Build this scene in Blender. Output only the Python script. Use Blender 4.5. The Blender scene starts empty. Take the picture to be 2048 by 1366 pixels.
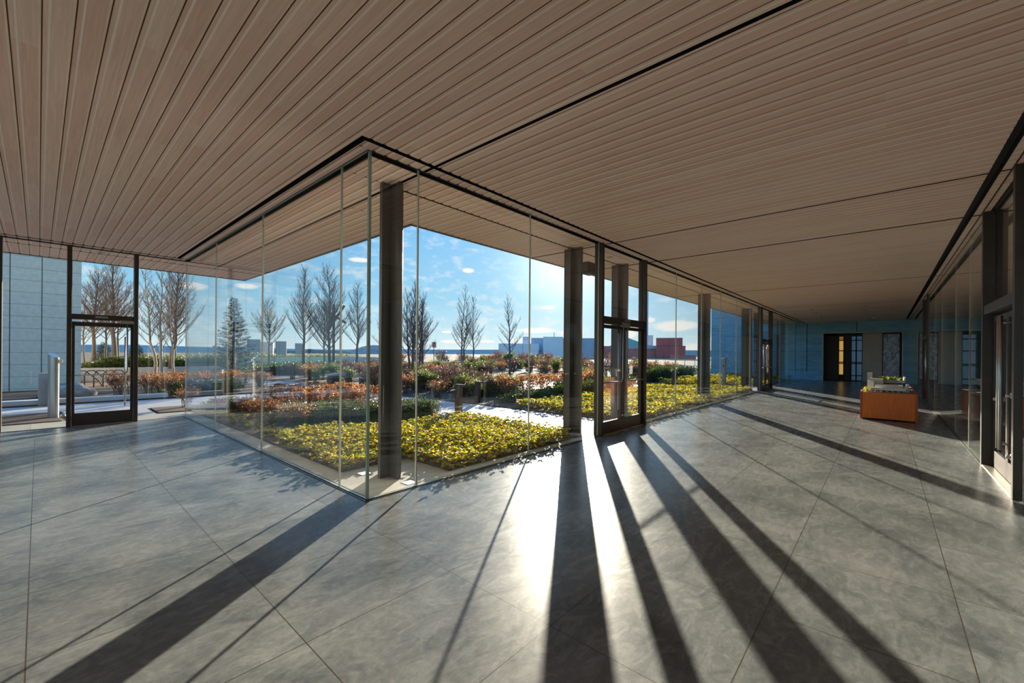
import bpy, math, random
import numpy as np
from mathutils import Vector, Matrix

D = bpy.data
SC = bpy.context.scene
COL = SC.collection
R = math.radians

# ------------------------------------------------------------------ camera
YAW, ROLL, FPX, CY = 0.7255, 0.0082, 840.0136, 706.7133
cam_d = D.cameras.new('camera'); cam = D.objects.new('camera', cam_d); COL.objects.link(cam)
cam_d.sensor_width = 36.0
cam_d.lens = FPX / 2048 * 36.0
cam_d.shift_y = (CY - 683.0) / 2048
cam_d.clip_start = 0.05; cam_d.clip_end = 6000
fw = Vector((math.cos(YAW), math.sin(YAW), 0)); rt = Vector((math.sin(YAW), -math.cos(YAW), 0)); up = Vector((0, 0, 1))
r2 = rt * math.cos(ROLL) + up * math.sin(ROLL); u2 = up * math.cos(ROLL) - rt * math.sin(ROLL)
cam.matrix_world = Matrix(((r2.x, u2.x, -fw.x, 0), (r2.y, u2.y, -fw.y, 0), (r2.z, u2.z, -fw.z, 1.6), (0, 0, 0, 1)))
SC.camera = cam

# ------------------------------------------------------------------ sun, sky, exposure
SUN_AZ, SUN_EL = R(33.7), R(13.2)
SUN_DIR = Vector((math.cos(SUN_EL) * math.cos(SUN_AZ), math.cos(SUN_EL) * math.sin(SUN_AZ), math.sin(SUN_EL)))
sun_d = D.lights.new('sun', 'SUN'); sun_d.energy = 13.0; sun_d.angle = R(0.53); sun_d.color = (1.0, 0.87, 0.71)
sun = D.objects.new('sun', sun_d); COL.objects.link(sun)
sun.rotation_euler = SUN_DIR.to_track_quat('Z', 'Y').to_euler(); sun.location = (40, 30, 30)

def N(nt, kind, **kw):
    n = nt.nodes.new(kind)
    for k, v in kw.items():
        if k == 'ins':
            for i, val in v.items(): n.inputs[i].default_value = val
        else: setattr(n, k, v)
    return n
def LK(nt, a, b): nt.links.new(a, b)
def ramp(nt, stops, src, interp='LINEAR'):
    n = nt.nodes.new('ShaderNodeValToRGB'); cr = n.color_ramp; cr.interpolation = interp
    while len(cr.elements) < len(stops): cr.elements.new(0.5)
    for e, (p, c) in zip(cr.elements, stops):
        e.position = p; e.color = (c[0], c[1], c[2], 1) if len(c) == 3 else c
    LK(nt, src, n.inputs[0]); return n
def math_(nt, op, a, b=None, c=None, clamp=False):
    n = nt.nodes.new('ShaderNodeMath'); n.operation = op; n.use_clamp = clamp
    for i, v in enumerate((a, b, c)):
        if v is None: continue
        if isinstance(v, (int, float)): n.inputs[i].default_value = v
        else: LK(nt, v, n.inputs[i])
    return n.outputs[0]
def mixc(nt, fac, a, b, mode='MIX'):
    n = nt.nodes.new('ShaderNodeMix'); n.data_type = 'RGBA'; n.blend_type = mode
    for sock, v in ((n.inputs[0], fac), (n.inputs[6], a), (n.inputs[7], b)):
        if isinstance(v, (int, float)): sock.default_value = v
        elif isinstance(v, (tuple, list)): sock.default_value = (v[0], v[1], v[2], 1)
        else: LK(nt, v, sock)
    return n.outputs[2]

W = D.worlds.new('sky'); SC.world = W; W.use_nodes = True; nt = W.node_tree; nt.nodes.clear()
tc = N(nt, 'ShaderNodeTexCoord'); sep = N(nt, 'ShaderNodeSeparateXYZ'); LK(nt, tc.outputs['Generated'], sep.inputs[0])
zz = sep.outputs[2]
base = ramp(nt, [(0.0, (.66, .76, .80)), (0.035, (.52, .71, .81)), (0.12, (.27, .56, .78)), (0.28, (.135, .44, .80)), (0.5, (.12, .40, .86)), (1.0, (.10, .34, .86))], zz)
dot = N(nt, 'ShaderNodeVectorMath', operation='DOT_PRODUCT'); LK(nt, tc.outputs['Generated'], dot.inputs[0]); dot.inputs[1].default_value = SUN_DIR
dm = math_(nt, 'MAXIMUM', dot.outputs['Value'], 0.0)
glow = math_(nt, 'ADD', math_(nt, 'MULTIPLY', math_(nt, 'POWER', dm, 14.0), 0.16), math_(nt, 'MULTIPLY', math_(nt, 'POWER', dm, 160.0), .75))
warm = mixc(nt, 1.0, (1, 1, 1), (1.0, .90, .74), 'MULTIPLY')
sc_ = N(nt, 'ShaderNodeVectorMath', operation='SCALE'); LK(nt, warm, sc_.inputs[0]); LK(nt, glow, sc_.inputs[3])
addv = N(nt, 'ShaderNodeVectorMath', operation='ADD'); LK(nt, base.outputs[0], addv.inputs[0]); LK(nt, sc_.outputs[0], addv.inputs[1])
# a few small clouds at fixed bearings (azimuth, elevation, half width, half height in radians), their edges broken by noise
mp = N(nt, 'ShaderNodeMapping'); LK(nt, tc.outputs['Generated'], mp.inputs[0]); mp.inputs['Scale'].default_value = (26.0, 26.0, 60.0)
cn = N(nt, 'ShaderNodeTexNoise', ins={'Scale': 1.0, 'Detail': 7.0, 'Roughness': .6}); LK(nt, mp.outputs[0], cn.inputs[0])
nz = math_(nt, 'MULTIPLY', math_(nt, 'SUBTRACT', cn.outputs[0], .5), 1.7)
CL = [(1350, 652, 44, 13), (1340, 688, 20, 5), (1385, 700, 20, 16), (1420, 690, 30, 22), (1075, 661, 46, 7), (1140, 665, 30, 5), (1050, 680, 40, 5), (935, 541, 12, 6), (1095, 615, 16, 5), (1300, 640, 10, 6), (893, 664, 12, 3), (900, 683, 22, 4),
      (975, 683, 16, 3), (492, 572, 22, 6), (388, 572, 26, 8), (718, 520, 22, 5), (1255, 668, 20, 10), (560, 300, 60, 12), (-300, 560, 140, 30), (2600, 600, 160, 26)]
acc = None
for px, py, wv, hv in CL:
    a_ = (px - 1024) / FPX; dv = (fw + rt * a_ + Vector((0, 0, (CY + .0082 * (px - 1024) - py) / FPX))); ln_ = dv.length; dv.normalize()
    tu = Vector((0, 0, 1)).cross(dv).normalized(); tv = dv.cross(tu)
    def dp(vec):
        q = N(nt, 'ShaderNodeVectorMath', operation='DOT_PRODUCT'); LK(nt, tc.outputs['Generated'], q.inputs[0]); q.inputs[1].default_value = vec; return q.outputs['Value']
    sw_ = FPX * (1 + a_ * a_) / ln_ ; du = math_(nt, 'MULTIPLY', dp(tu), sw_ / wv); dw = math_(nt, 'MULTIPLY', dp(tv), FPX * ln_ / hv / ln_ * 1.15)
    r2_ = math_(nt, 'ADD', math_(nt, 'MULTIPLY', du, du), math_(nt, 'MULTIPLY', dw, dw))
    front = math_(nt, 'GREATER_THAN', dp(dv), 0.5)
    den = math_(nt, 'MULTIPLY', math_(nt, 'SUBTRACT', 1.15, r2_), front)
    acc = den if acc is None else math_(nt, 'MAXIMUM', acc, den)
cm = math_(nt, 'MULTIPLY', math_(nt, 'ADD', acc, math_(nt, 'MULTIPLY', nz, math_(nt, 'GREATER_THAN', acc, -.9))), 1.3, clamp=True)
cm = math_(nt, 'MULTIPLY', cm, .95)
skyc = mixc(nt, cm, addv.outputs[0], (.96, .92, .88))
below = math_(nt, 'LESS_THAN', zz, -0.002)
skyc = mixc(nt, below, skyc, (.20, .24, .27))
bg = N(nt, 'ShaderNodeBackground'); LK(nt, skyc, bg.inputs[0]); bg.inputs[1].default_value = 1.0
wo = N(nt, 'ShaderNodeOutputWorld'); LK(nt, bg.outputs[0], wo.inputs[0])

SC.view_settings.view_transform = 'Standard'; SC.view_settings.look = 'None'
SC.view_settings.exposure = 0.36; SC.view_settings.gamma = 1.0; SC.view_settings.use_curve_mapping = False
SC.cycles.max_bounces = 12; SC.cycles.diffuse_bounces = 6; SC.cycles.glossy_bounces = 6; SC.cycles.transparent_max_bounces = 40
SC.cycles.caustics_reflective = True; SC.cycles.caustics_refractive = False; SC.cycles.sample_clamp_indirect = 6.0
SC.cycles.use_denoising = True

# ------------------------------------------------------------------ materials
def new_mat(name):
    m = D.materials.new(name); m.use_nodes = True; nt = m.node_tree; nt.nodes.clear()
    o = N(nt, 'ShaderNodeOutputMaterial'); return m, nt, o
def pbr(name, col=(.5, .5, .5), rough=.5, metal=0.0, spec=.5, noise=0.0, nscale=8.0, bump=0.0, bscale=60.0, coord='Object', stretch=(1, 1, 1), emit=None, estr=0):
    m, nt, o = new_mat(name)
    b = N(nt, 'ShaderNodeBsdfPrincipled'); LK(nt, b.outputs[0], o.inputs[0])
    b.inputs['Roughness'].default_value = rough; b.inputs['Metallic'].default_value = metal; b.inputs['Specular IOR Level'].default_value = spec
    b.inputs['Base Color'].default_value = (*col, 1)
    if noise or bump:
        tc = N(nt, 'ShaderNodeTexCoord'); mp = N(nt, 'ShaderNodeMapping'); mp.inputs['Scale'].default_value = stretch; LK(nt, tc.outputs[coord], mp.inputs[0])
    if noise:
        n = N(nt, 'ShaderNodeTexNoise', ins={'Scale': nscale, 'Detail': 6.0, 'Roughness': .6}); LK(nt, mp.outputs[0], n.inputs[0])
        lo = tuple(c * (1 - noise) for c in col); hi = tuple(min(1, c * (1 + noise)) for c in col)
        rp = ramp(nt, [(.3, lo), (.7, hi)], n.outputs[0]); LK(nt, rp.outputs[0], b.inputs['Base Color'])
    if bump:
        n2 = N(nt, 'ShaderNodeTexNoise', ins={'Scale': bscale, 'Detail': 4.0}); LK(nt, mp.outputs[0], n2.inputs[0])
        bp = N(nt, 'ShaderNodeBump', ins={'Strength': bump, 'Distance': .01}); LK(nt, n2.outputs[0], bp.inputs['Height']); LK(nt, bp.outputs[0], b.inputs['Normal'])
    if emit: b.inputs['Emission Color'].default_value = (*emit, 1); b.inputs['Emission Strength'].default_value = estr
    return m

def glass_mat(name, tint=(.955, .975, .965), f0=.045):
    m, nt, o = new_mat(name)
    g = N(nt, 'ShaderNodeNewGeometry'); d = N(nt, 'ShaderNodeVectorMath', operation='DOT_PRODUCT')
    LK(nt, g.outputs['Normal'], d.inputs[0]); LK(nt, g.outputs['Incoming'], d.inputs[1])
    c = math_(nt, 'ABSOLUTE', d.outputs['Value']); p = math_(nt, 'POWER', math_(nt, 'SUBTRACT', 1.0, c), 5.0)
    f = math_(nt, 'ADD', math_(nt, 'MULTIPLY', p, 1 - f0), f0)
    t = N(nt, 'ShaderNodeBsdfTransparent'); t.inputs[0].default_value = (*tint, 1)
    gl = N(nt, 'ShaderNodeBsdfGlossy'); gl.inputs['Roughness'].default_value = 0.0; gl.inputs[0].default_value = (1, 1, 1, 1)
    mx = N(nt, 'ShaderNodeMixShader'); LK(nt, f, mx.inputs[0]); LK(nt, t.outputs[0], mx.inputs[1]); LK(nt, gl.outputs[0], mx.inputs[2]); LK(nt, mx.outputs[0], o.inputs[0])
    return m

def leaf_mat(name, stops, trans=.5, rough=.45):
    m, nt, o = new_mat(name)
    g = N(nt, 'ShaderNodeNewGeometry'); rp = ramp(nt, stops, g.outputs['Random Per Island'])
    b = N(nt, 'ShaderNodeBsdfPrincipled'); b.inputs['Roughness'].default_value = rough; LK(nt, rp.outputs[0], b.inputs['Base Color'])
    t = N(nt, 'ShaderNodeBsdfTranslucent'); LK(nt, rp.outputs[0], t.inputs[0])
    mx = N(nt, 'ShaderNodeMixShader'); mx.inputs[0].default_value = trans; LK(nt, b.outputs[0], mx.inputs[1]); LK(nt, t.outputs[0], mx.inputs[2]); LK(nt, mx.outputs[0], o.inputs[0])
    return m

def stone_floor(name, c1, c2, c3, rough, tiles=None, joint=(.075, .06, .045)):
    m, nt, o = new_mat(name)
    b = N(nt, 'ShaderNodeBsdfPrincipled'); LK(nt, b.outputs[0], o.inputs[0])
    tc = N(nt, 'ShaderNodeTexCoord'); P = tc.outputs['Object']
    sp = N(nt, 'ShaderNodeSeparateXYZ'); LK(nt, P, sp.inputs[0])
    n1 = N(nt, 'ShaderNodeTexNoise', ins={'Scale': 1.3, 'Detail': 8.0, 'Roughness': .62, 'Distortion': .8}); LK(nt, P, n1.inputs[0])
    mp = N(nt, 'ShaderNodeMapping'); mp.inputs['Scale'].default_value = (1.5, 3.4, 1); mp.inputs['Rotation'].default_value = (0, 0, .5); LK(nt, P, mp.inputs[0])
    n2 = N(nt, 'ShaderNodeTexNoise', ins={'Scale': 2.0, 'Detail': 9.0, 'Roughness': .74, 'Distortion': 1.9}); LK(nt, mp.outputs[0], n2.inputs[0])
    n3 = N(nt, 'ShaderNodeTexNoise', ins={'Scale': 26.0, 'Detail': 5.0, 'Roughness': .7}); LK(nt, P, n3.inputs[0])
    s = math_(nt, 'ADD', math_(nt, 'MULTIPLY', n1.outputs[0], .40), math_(nt, 'ADD', math_(nt, 'MULTIPLY', n2.outputs[0], .38), math_(nt, 'MULTIPLY', n3.outputs[0], .22)))
    col = ramp(nt, [(.39, c1), (.5, c2), (.62, c3)], s).outputs[0]
    if tiles:
        (x0, tw), (y0, th) = tiles
        def line(v, off, pitch, w):
            f = math_(nt, 'FRACT', math_(nt, 'DIVIDE', math_(nt, 'SUBTRACT', v, off), pitch))
            dd = math_(nt, 'MULTIPLY', math_(nt, 'ABSOLUTE', math_(nt, 'SUBTRACT', f, .5)), pitch)
            return math_(nt, 'GREATER_THAN', dd, pitch / 2 - w)
        row = math_(nt, 'FLOOR', math_(nt, 'DIVIDE', math_(nt, 'SUBTRACT', sp.outputs[1], y0), th))
        ln = math_(nt, 'MAXIMUM', line(sp.outputs[1], y0, th, .003), line(sp.outputs[0], x0, tw, .003))
        cellx = math_(nt, 'FLOOR', math_(nt, 'DIVIDE', math_(nt, 'SUBTRACT', sp.outputs[0], x0), tw))
        cb = N(nt, 'ShaderNodeCombineXYZ'); LK(nt, cellx, cb.inputs[0]); LK(nt, row, cb.inputs[1])
        wn = N(nt, 'ShaderNodeTexWhiteNoise'); wn.noise_dimensions = '3D'; LK(nt, cb.outputs[0], wn.inputs[0])
        k = math_(nt, 'ADD', .90, math_(nt, 'MULTIPLY', wn.outputs[0], .2))
        vs = N(nt, 'ShaderNodeVectorMath', operation='SCALE'); LK(nt, col, vs.inputs[0]); LK(nt, k, vs.inputs[3])
        col = mixc(nt, ln, vs.outputs[0], joint)
    LK(nt, col, b.inputs['Base Color'])
    rr = math_(nt, 'ADD', rough, math_(nt, 'MULTIPLY', math_(nt, 'SUBTRACT', n2.outputs[0], .5), .12)); LK(nt, rr, b.inputs['Roughness'])
    b.inputs['Specular IOR Level'].default_value = .24
    bp = N(nt, 'ShaderNodeBump', ins={'Strength': .15, 'Distance': .002}); LK(nt, n2.outputs[0], bp.inputs['Height']); LK(nt, bp.outputs[0], b.inputs['Normal'])
    return m

def wood_ceiling():
    m, nt, o = new_mat('ceiling_wood')
    b = N(nt, 'ShaderNodeBsdfPrincipled'); LK(nt, b.outputs[0], o.inputs[0])
    tc = N(nt, 'ShaderNodeTexCoord'); P = tc.outputs['Object']; sp = N(nt, 'ShaderNodeSeparateXYZ'); LK(nt, P, sp.inputs[0])
    ix = math_(nt, 'FLOOR', math_(nt, 'DIVIDE', sp.outputs[0], PITCH))
    w1 = N(nt, 'ShaderNodeTexWhiteNoise'); w1.noise_dimensions = '1D'; LK(nt, ix, w1.inputs['W'])
    iy = math_(nt, 'FLOOR', math_(nt, 'DIVIDE', math_(nt, 'ADD', sp.outputs[1], math_(nt, 'MULTIPLY', w1.outputs[0], 7.0)), 1.9))
    cb = N(nt, 'ShaderNodeCombineXYZ'); LK(nt, ix, cb.inputs[0]); LK(nt, iy, cb.inputs[1])
    w2 = N(nt, 'ShaderNodeTexWhiteNoise'); w2.noise_dimensions = '3D'; LK(nt, cb.outputs[0], w2.inputs[0])
    mp = N(nt, 'ShaderNodeMapping'); mp.inputs['Scale'].default_value = (60, 1.6, 1); LK(nt, P, mp.inputs[0])
    off = N(nt, 'ShaderNodeVectorMath', operation='ADD'); LK(nt, mp.outputs[0], off.inputs[0])
    sc2 = N(nt, 'ShaderNodeVectorMath', operation='SCALE'); LK(nt, w2.outputs[1], sc2.inputs[0]); sc2.inputs[3].default_value = 40.0; LK(nt, sc2.outputs[0], off.inputs[1])
    g = N(nt, 'ShaderNodeTexNoise', ins={'Scale': 1.0, 'Detail': 5.0, 'Roughness': .6, 'Distortion': .6}); LK(nt, off.outputs[0], g.inputs[0])
    c = ramp(nt, [(0, (.84, .54, .42)), (.5, (.88, .605, .48)), (1, (.91, .665, .53))], w2.outputs[0]).outputs[0]
    gr = ramp(nt, [(.3, (.88, .86, .84)), (.7, (1.07, 1.07, 1.07))], g.outputs[0]).outputs[0]
    c = mixc(nt, 1.0, c, gr, 'MULTIPLY'); LK(nt, c, b.inputs['Base Color'])
    b.inputs['Roughness'].default_value = .55
    return m

PITCH = 0.148
M = {}
M['floor'] = stone_floor('bluestone_floor', (.098, .112, .118), (.185, .20, .20), (.305, .312, .30), .27, ((0.985, 1.02), (0.55, .91)))
M['paving'] = stone_floor('grey_stone_paving', (.26, .25, .22), (.34, .33, .29), (.42, .41, .37), .7, ((2.4, 1.25), (3.2, 1.6)), (.17, .15, .13))
M['path'] = stone_floor('pale_concrete_path', (.34, .335, .335), (.41, .405, .40), (.48, .475, .47), .6, ((7.1, 2.0), (4.2, 1.5)), (.3, .29, .28))
M['ceil'] = wood_ceiling()
M['groove'] = pbr('groove_dark', (.38, .18, .12), .8)
M['bevel'] = pbr('plank_edge_wood', (.97, .78, .63), .5, noise=.04)
M['recess'] = pbr('black_recess', (.008, .008, .008), .7)
M['bronze'] = pbr('dark_bronze_metal', (.075, .060, .050), .40, .5, noise=.15, nscale=3)
M['column'] = pbr('charcoal_steel_paint', (.085, .079, .073), .42, .2, noise=.12, nscale=4)
M['steel'] = pbr('brushed_steel', (.55, .54, .52), .32, 1.0, noise=.08, nscale=30, stretch=(1, 1, .05))
M['alu'] = pbr('aluminium_plate', (.42, .41, .39), .45, .8)
M['glass'] = glass_mat('clear_glass')
M['gedge'] = pbr('glass_edge', (.42, .55, .47), .3, noise=.1)
M['silicone'] = pbr('grey_silicone', (.62, .62, .54), .5)
M['track'] = pbr('floor_track', (.02, .02, .02), .4, .3)
M['tracklip'] = pbr('track_lip', (.22, .21, .20), .35, .6)
M['thresh'] = pbr('threshold_metal', (.62, .56, .48), .35, .8)
M['stone'] = pbr('pale_granite', (.50, .48, .43), .75, noise=.25, nscale=14, bump=.5, bscale=40)
M['fstone'] = pbr('sky_tinted_stone', (.13, .21, .25), .42, noise=.30, nscale=2.5, bump=.2, bscale=20, stretch=(1, .35, 1.6))  # blue of the sky light tinted into grey stone
M['bstone'] = pbr('dark_back_wall', (.20, .19, .18), .7, noise=.2)
M['roof'] = pbr('roof_membrane', (.25, .25, .25), .8)
M['fascia'] = pbr('fascia_metal', (.10, .11, .12), .4, .6)
M['soil'] = pbr('brown_mulch', (.085, .050, .034), .95, noise=.5, nscale=30, bump=1.0, bscale=60)
M['ground'] = pbr('garden_ground', (.10, .075, .05), .95, noise=.4, nscale=1.5)
M['conc'] = pbr('pale_concrete', (.42, .42, .41), .7, noise=.12, nscale=3, bump=.1)
M['concw'] = pbr('white_concrete', (.62, .60, .57), .7, noise=.08, nscale=3)
M['black'] = pbr('black_frame', (.012, .012, .012), .4, .3)
M['beige'] = pbr('beige_panel', (.66, .57, .46), .6, noise=.06, nscale=2)
M['boulder'] = pbr('grey_boulder', (.34, .31, .28), .85, noise=.45, nscale=3.5, bump=1.2, bscale=9)
M['cherry'] = pbr('orange_cherry_veneer', (.85, .19, .010), .38, noise=.22, nscale=3.0, stretch=(14, 14, 1.0))
M['cherryd'] = pbr('cherry_edge', (.50, .09, .01), .4)
M['white'] = pbr('white_model_board', (.80, .79, .77), .6)
M['grey'] = pbr('grey_model_base', (.22, .22, .22), .5)
M['moss'] = pbr('model_moss', (.30, .38, .02), .9, noise=.6, nscale=60, bump=1, bscale=90)
M['yellow'] = pbr('model_yellow_foam', (.80, .72, .02), .9, noise=.3, nscale=90, bump=1, bscale=90)
M['bark'] = pbr('grey_brown_bark', (.13, .11, .095), .9, noise=.35, nscale=20, stretch=(1, 1, .3))
M['barkl'] = pbr('pale_birch_bark', (.36, .31, .25), .85, noise=.35, nscale=14, stretch=(1, 1, .5))
M['twig'] = pbr('bare_twigs', (.13, .095, .08), .9)
M['timber'] = pbr('weathered_timber', (.13, .085, .06), .85, noise=.3, nscale=6)
M['lawn'] = pbr('mown_lawn', (.33, .55, .03), .9, noise=.2, nscale=8)
M['hill'] = pbr('haze_tinted_hill', (.42, .52, .55), 1.0, spec=0, noise=.15, nscale=.01)  # distance haze put into the diffuse colour as pale blue
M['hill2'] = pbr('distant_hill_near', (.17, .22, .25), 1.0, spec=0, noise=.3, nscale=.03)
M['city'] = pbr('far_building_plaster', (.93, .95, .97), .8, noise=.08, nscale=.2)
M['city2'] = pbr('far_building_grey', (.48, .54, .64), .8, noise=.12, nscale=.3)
M['brick'] = pbr('far_red_brick', (.72, .24, .18), .85, noise=.12, nscale=.6)
M['brickd'] = pbr('far_dark_red_cladding', (.60, .16, .14), .8, noise=.15, nscale=.5)
M['copper'] = pbr('green_copper_roof', (.22, .55, .50), .7)
M['wind'] = pbr('far_window_glass', (.12, .22, .26), .25)
M['rail'] = pbr('pale_railing', (.55, .60, .64), .5)
M['led'] = pbr('lamp_lens_warm', (.9, .8, .6), .5, emit=(1.0, .72, .40), estr=1.6)
M['inlight'] = pbr('lamp_lens_ground', (.95, .93, .85), .4, emit=(1.0, .93, .75), estr=1.2)
M['warmpane'] = pbr('lit_window_pane', (.5, .35, .12), .4, emit=(.85, .50, .12), estr=.40)
M['coolpane'] = pbr('dim_window_pane', (.05, .11, .16), .15, emit=(.05, .13, .22), estr=.25)
M['orangepane'] = pbr('dim_amber_pane', (.2, .09, .02), .3, emit=(.45, .18, .03), estr=.3)
M['reader'] = pbr('black_plastic', (.015, .015, .017), .35)
M['green_led'] = pbr('exit_green', (.02, .3, .08), .4, emit=(.05, .8, .2), estr=.5)
M['leafY'] = leaf_mat('golden_groundcover_leaves', [(0, (.86, .56, .006)), (.38, (.72, .57, .008)), (.55, (.34, .42, .012)), (.78, (.11, .20, .015)), (.92, (.06, .11, .012)), (1, (.36, .11, .025))], .5, .6)
M['leafG'] = leaf_mat('dark_green_leaves', [(0, (.045, .085, .025)), (.6, (.09, .13, .03)), (1, (.22, .24, .05))], .3)
M['leafO'] = leaf_mat('olive_green_leaves', [(0, (.10, .14, .04)), (.6, (.22, .25, .06)), (1, (.40, .38, .10))], .45)
M['leafB'] = leaf_mat('russet_dry_leaves', [(0, (.22, .09, .04)), (.5, (.38, .17, .07)), (1, (.52, .28, .12))], .45)
M['leafR'] = leaf_mat('dull_red_twig_leaves', [(0, (.13, .05, .045)), (.6, (.24, .10, .08)), (1, (.36, .20, .14))], .4)
M['head'] = leaf_mat('dried_orange_petals', [(0, (.42, .15, .035)), (.5, (.62, .29, .07)), (1, (.30, .12, .05))], .5)
M['fir'] = leaf_mat('fir_needles', [(0, (.012, .03, .018)), (.7, (.03, .06, .03)), (1, (.07, .11, .05))], .2)

# tall glazed panel, its reflection of buildings painted in as mottled greys
def reflection_mat():
    m, nt, o = new_mat('painted_reflection'); b = N(nt, 'ShaderNodeBsdfPrincipled'); LK(nt, b.outputs[0], o.inputs[0]); b.inputs['Roughness'].default_value = .25
    tc = N(nt, 'ShaderNodeTexCoord'); v = N(nt, 'ShaderNodeTexVoronoi', ins={'Scale': 3.2}); v.distance = 'CHEBYCHEV'
    mp = N(nt, 'ShaderNodeMapping'); mp.inputs['Scale'].default_value = (1, 1.6, 1.0); LK(nt, tc.outputs['Object'], mp.inputs[0]); LK(nt, mp.outputs[0], v.inputs[0])
    n = N(nt, 'ShaderNodeTexNoise', ins={'Scale': 4.0, 'Detail': 8.0, 'Roughness': .75}); LK(nt, mp.outputs[0], n.inputs[0])
    c1 = ramp(nt, [(0, (.14, .17, .24)), (.5, (.34, .40, .52)), (1, (.66, .78, .90))], v.outputs['Color']).outputs[0]
    c2 = ramp(nt, [(.52, (0, 0, 0)), (.60, (1, 1, 1))], n.outputs[0]).outputs[0]
    LK(nt, mixc(nt, c2, c1, (.88, .88, .84)), b.inputs['Base Color']); return m
M['reflection_panel'] = reflection_mat()

def panelled_stone(name, col, px, pz, axis, dark=(.05, .045, .04), w=.008, wv=.012, rough=.75, noise=.12, x0=0.0, z0=0.0, nscale=6.0, stretch=(1, 1, 1)):
    """stone cladding with horizontal and vertical joints; axis 0 runs along x, 1 along y"""
    m, nt, o = new_mat(name); b = N(nt, 'ShaderNodeBsdfPrincipled'); LK(nt, b.outputs[0], o.inputs[0]); b.inputs['Roughness'].default_value = rough
    tc = N(nt, 'ShaderNodeTexCoord'); P = tc.outputs['Object']; sp = N(nt, 'ShaderNodeSeparateXYZ'); LK(nt, P, sp.inputs[0])
    mpp = N(nt, 'ShaderNodeMapping'); mpp.inputs['Scale'].default_value = stretch; LK(nt, P, mpp.inputs[0])
    n = N(nt, 'ShaderNodeTexNoise', ins={'Scale': nscale, 'Detail': 8.0, 'Roughness': .7, 'Distortion': .6}); LK(nt, mpp.outputs[0], n.inputs[0])
    c = ramp(nt, [(.3, tuple(v * (1 - noise) for v in col)), (.7, tuple(v * (1 + noise) for v in col))], n.outputs[0]).outputs[0]
    def line(v, off, pitch, w):
        f = math_(nt, 'FRACT', math_(nt, 'DIVIDE', math_(nt, 'SUBTRACT', v, off), pitch))
        return math_(nt, 'GREATER_THAN', math_(nt, 'MULTIPLY', math_(nt, 'ABSOLUTE', math_(nt, 'SUBTRACT', f, .5)), pitch), pitch / 2 - w)
    ln = math_(nt, 'MAXIMUM', math_(nt, 'MULTIPLY', line(sp.outputs[2], z0, pz, w), .55), line(sp.outputs[axis], x0, px, wv))
    LK(nt, mixc(nt, ln, c, dark), b.inputs['Base Color'])
    n3 = N(nt, 'ShaderNodeTexNoise', ins={'Scale': 30.0, 'Detail': 4.0}); LK(nt, P, n3.inputs[0])
    bp = N(nt, 'ShaderNodeBump', ins={'Strength': .5, 'Distance': .01}); LK(nt, n3.outputs[0], bp.inputs['Height']); LK(nt, bp.outputs[0], b.inputs['Normal'])
    return m
M['stone'] = panelled_stone('pale_granite_cladding', (.95, .82, .62), .80, .46, 0, x0=.08, z0=.1)
M['fstone'] = panelled_stone('sky_tinted_cladding', (.21, .49, .65), 2.9, 1.25, 1, dark=(.03, .05, .06), w=.012, wv=.02, x0=4.2, z0=.62, rough=.4, noise=.30, nscale=2.2, stretch=(1, .5, 1.8))  # neutral grey stone, the sky's blue cast is painted into its base colour

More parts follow.
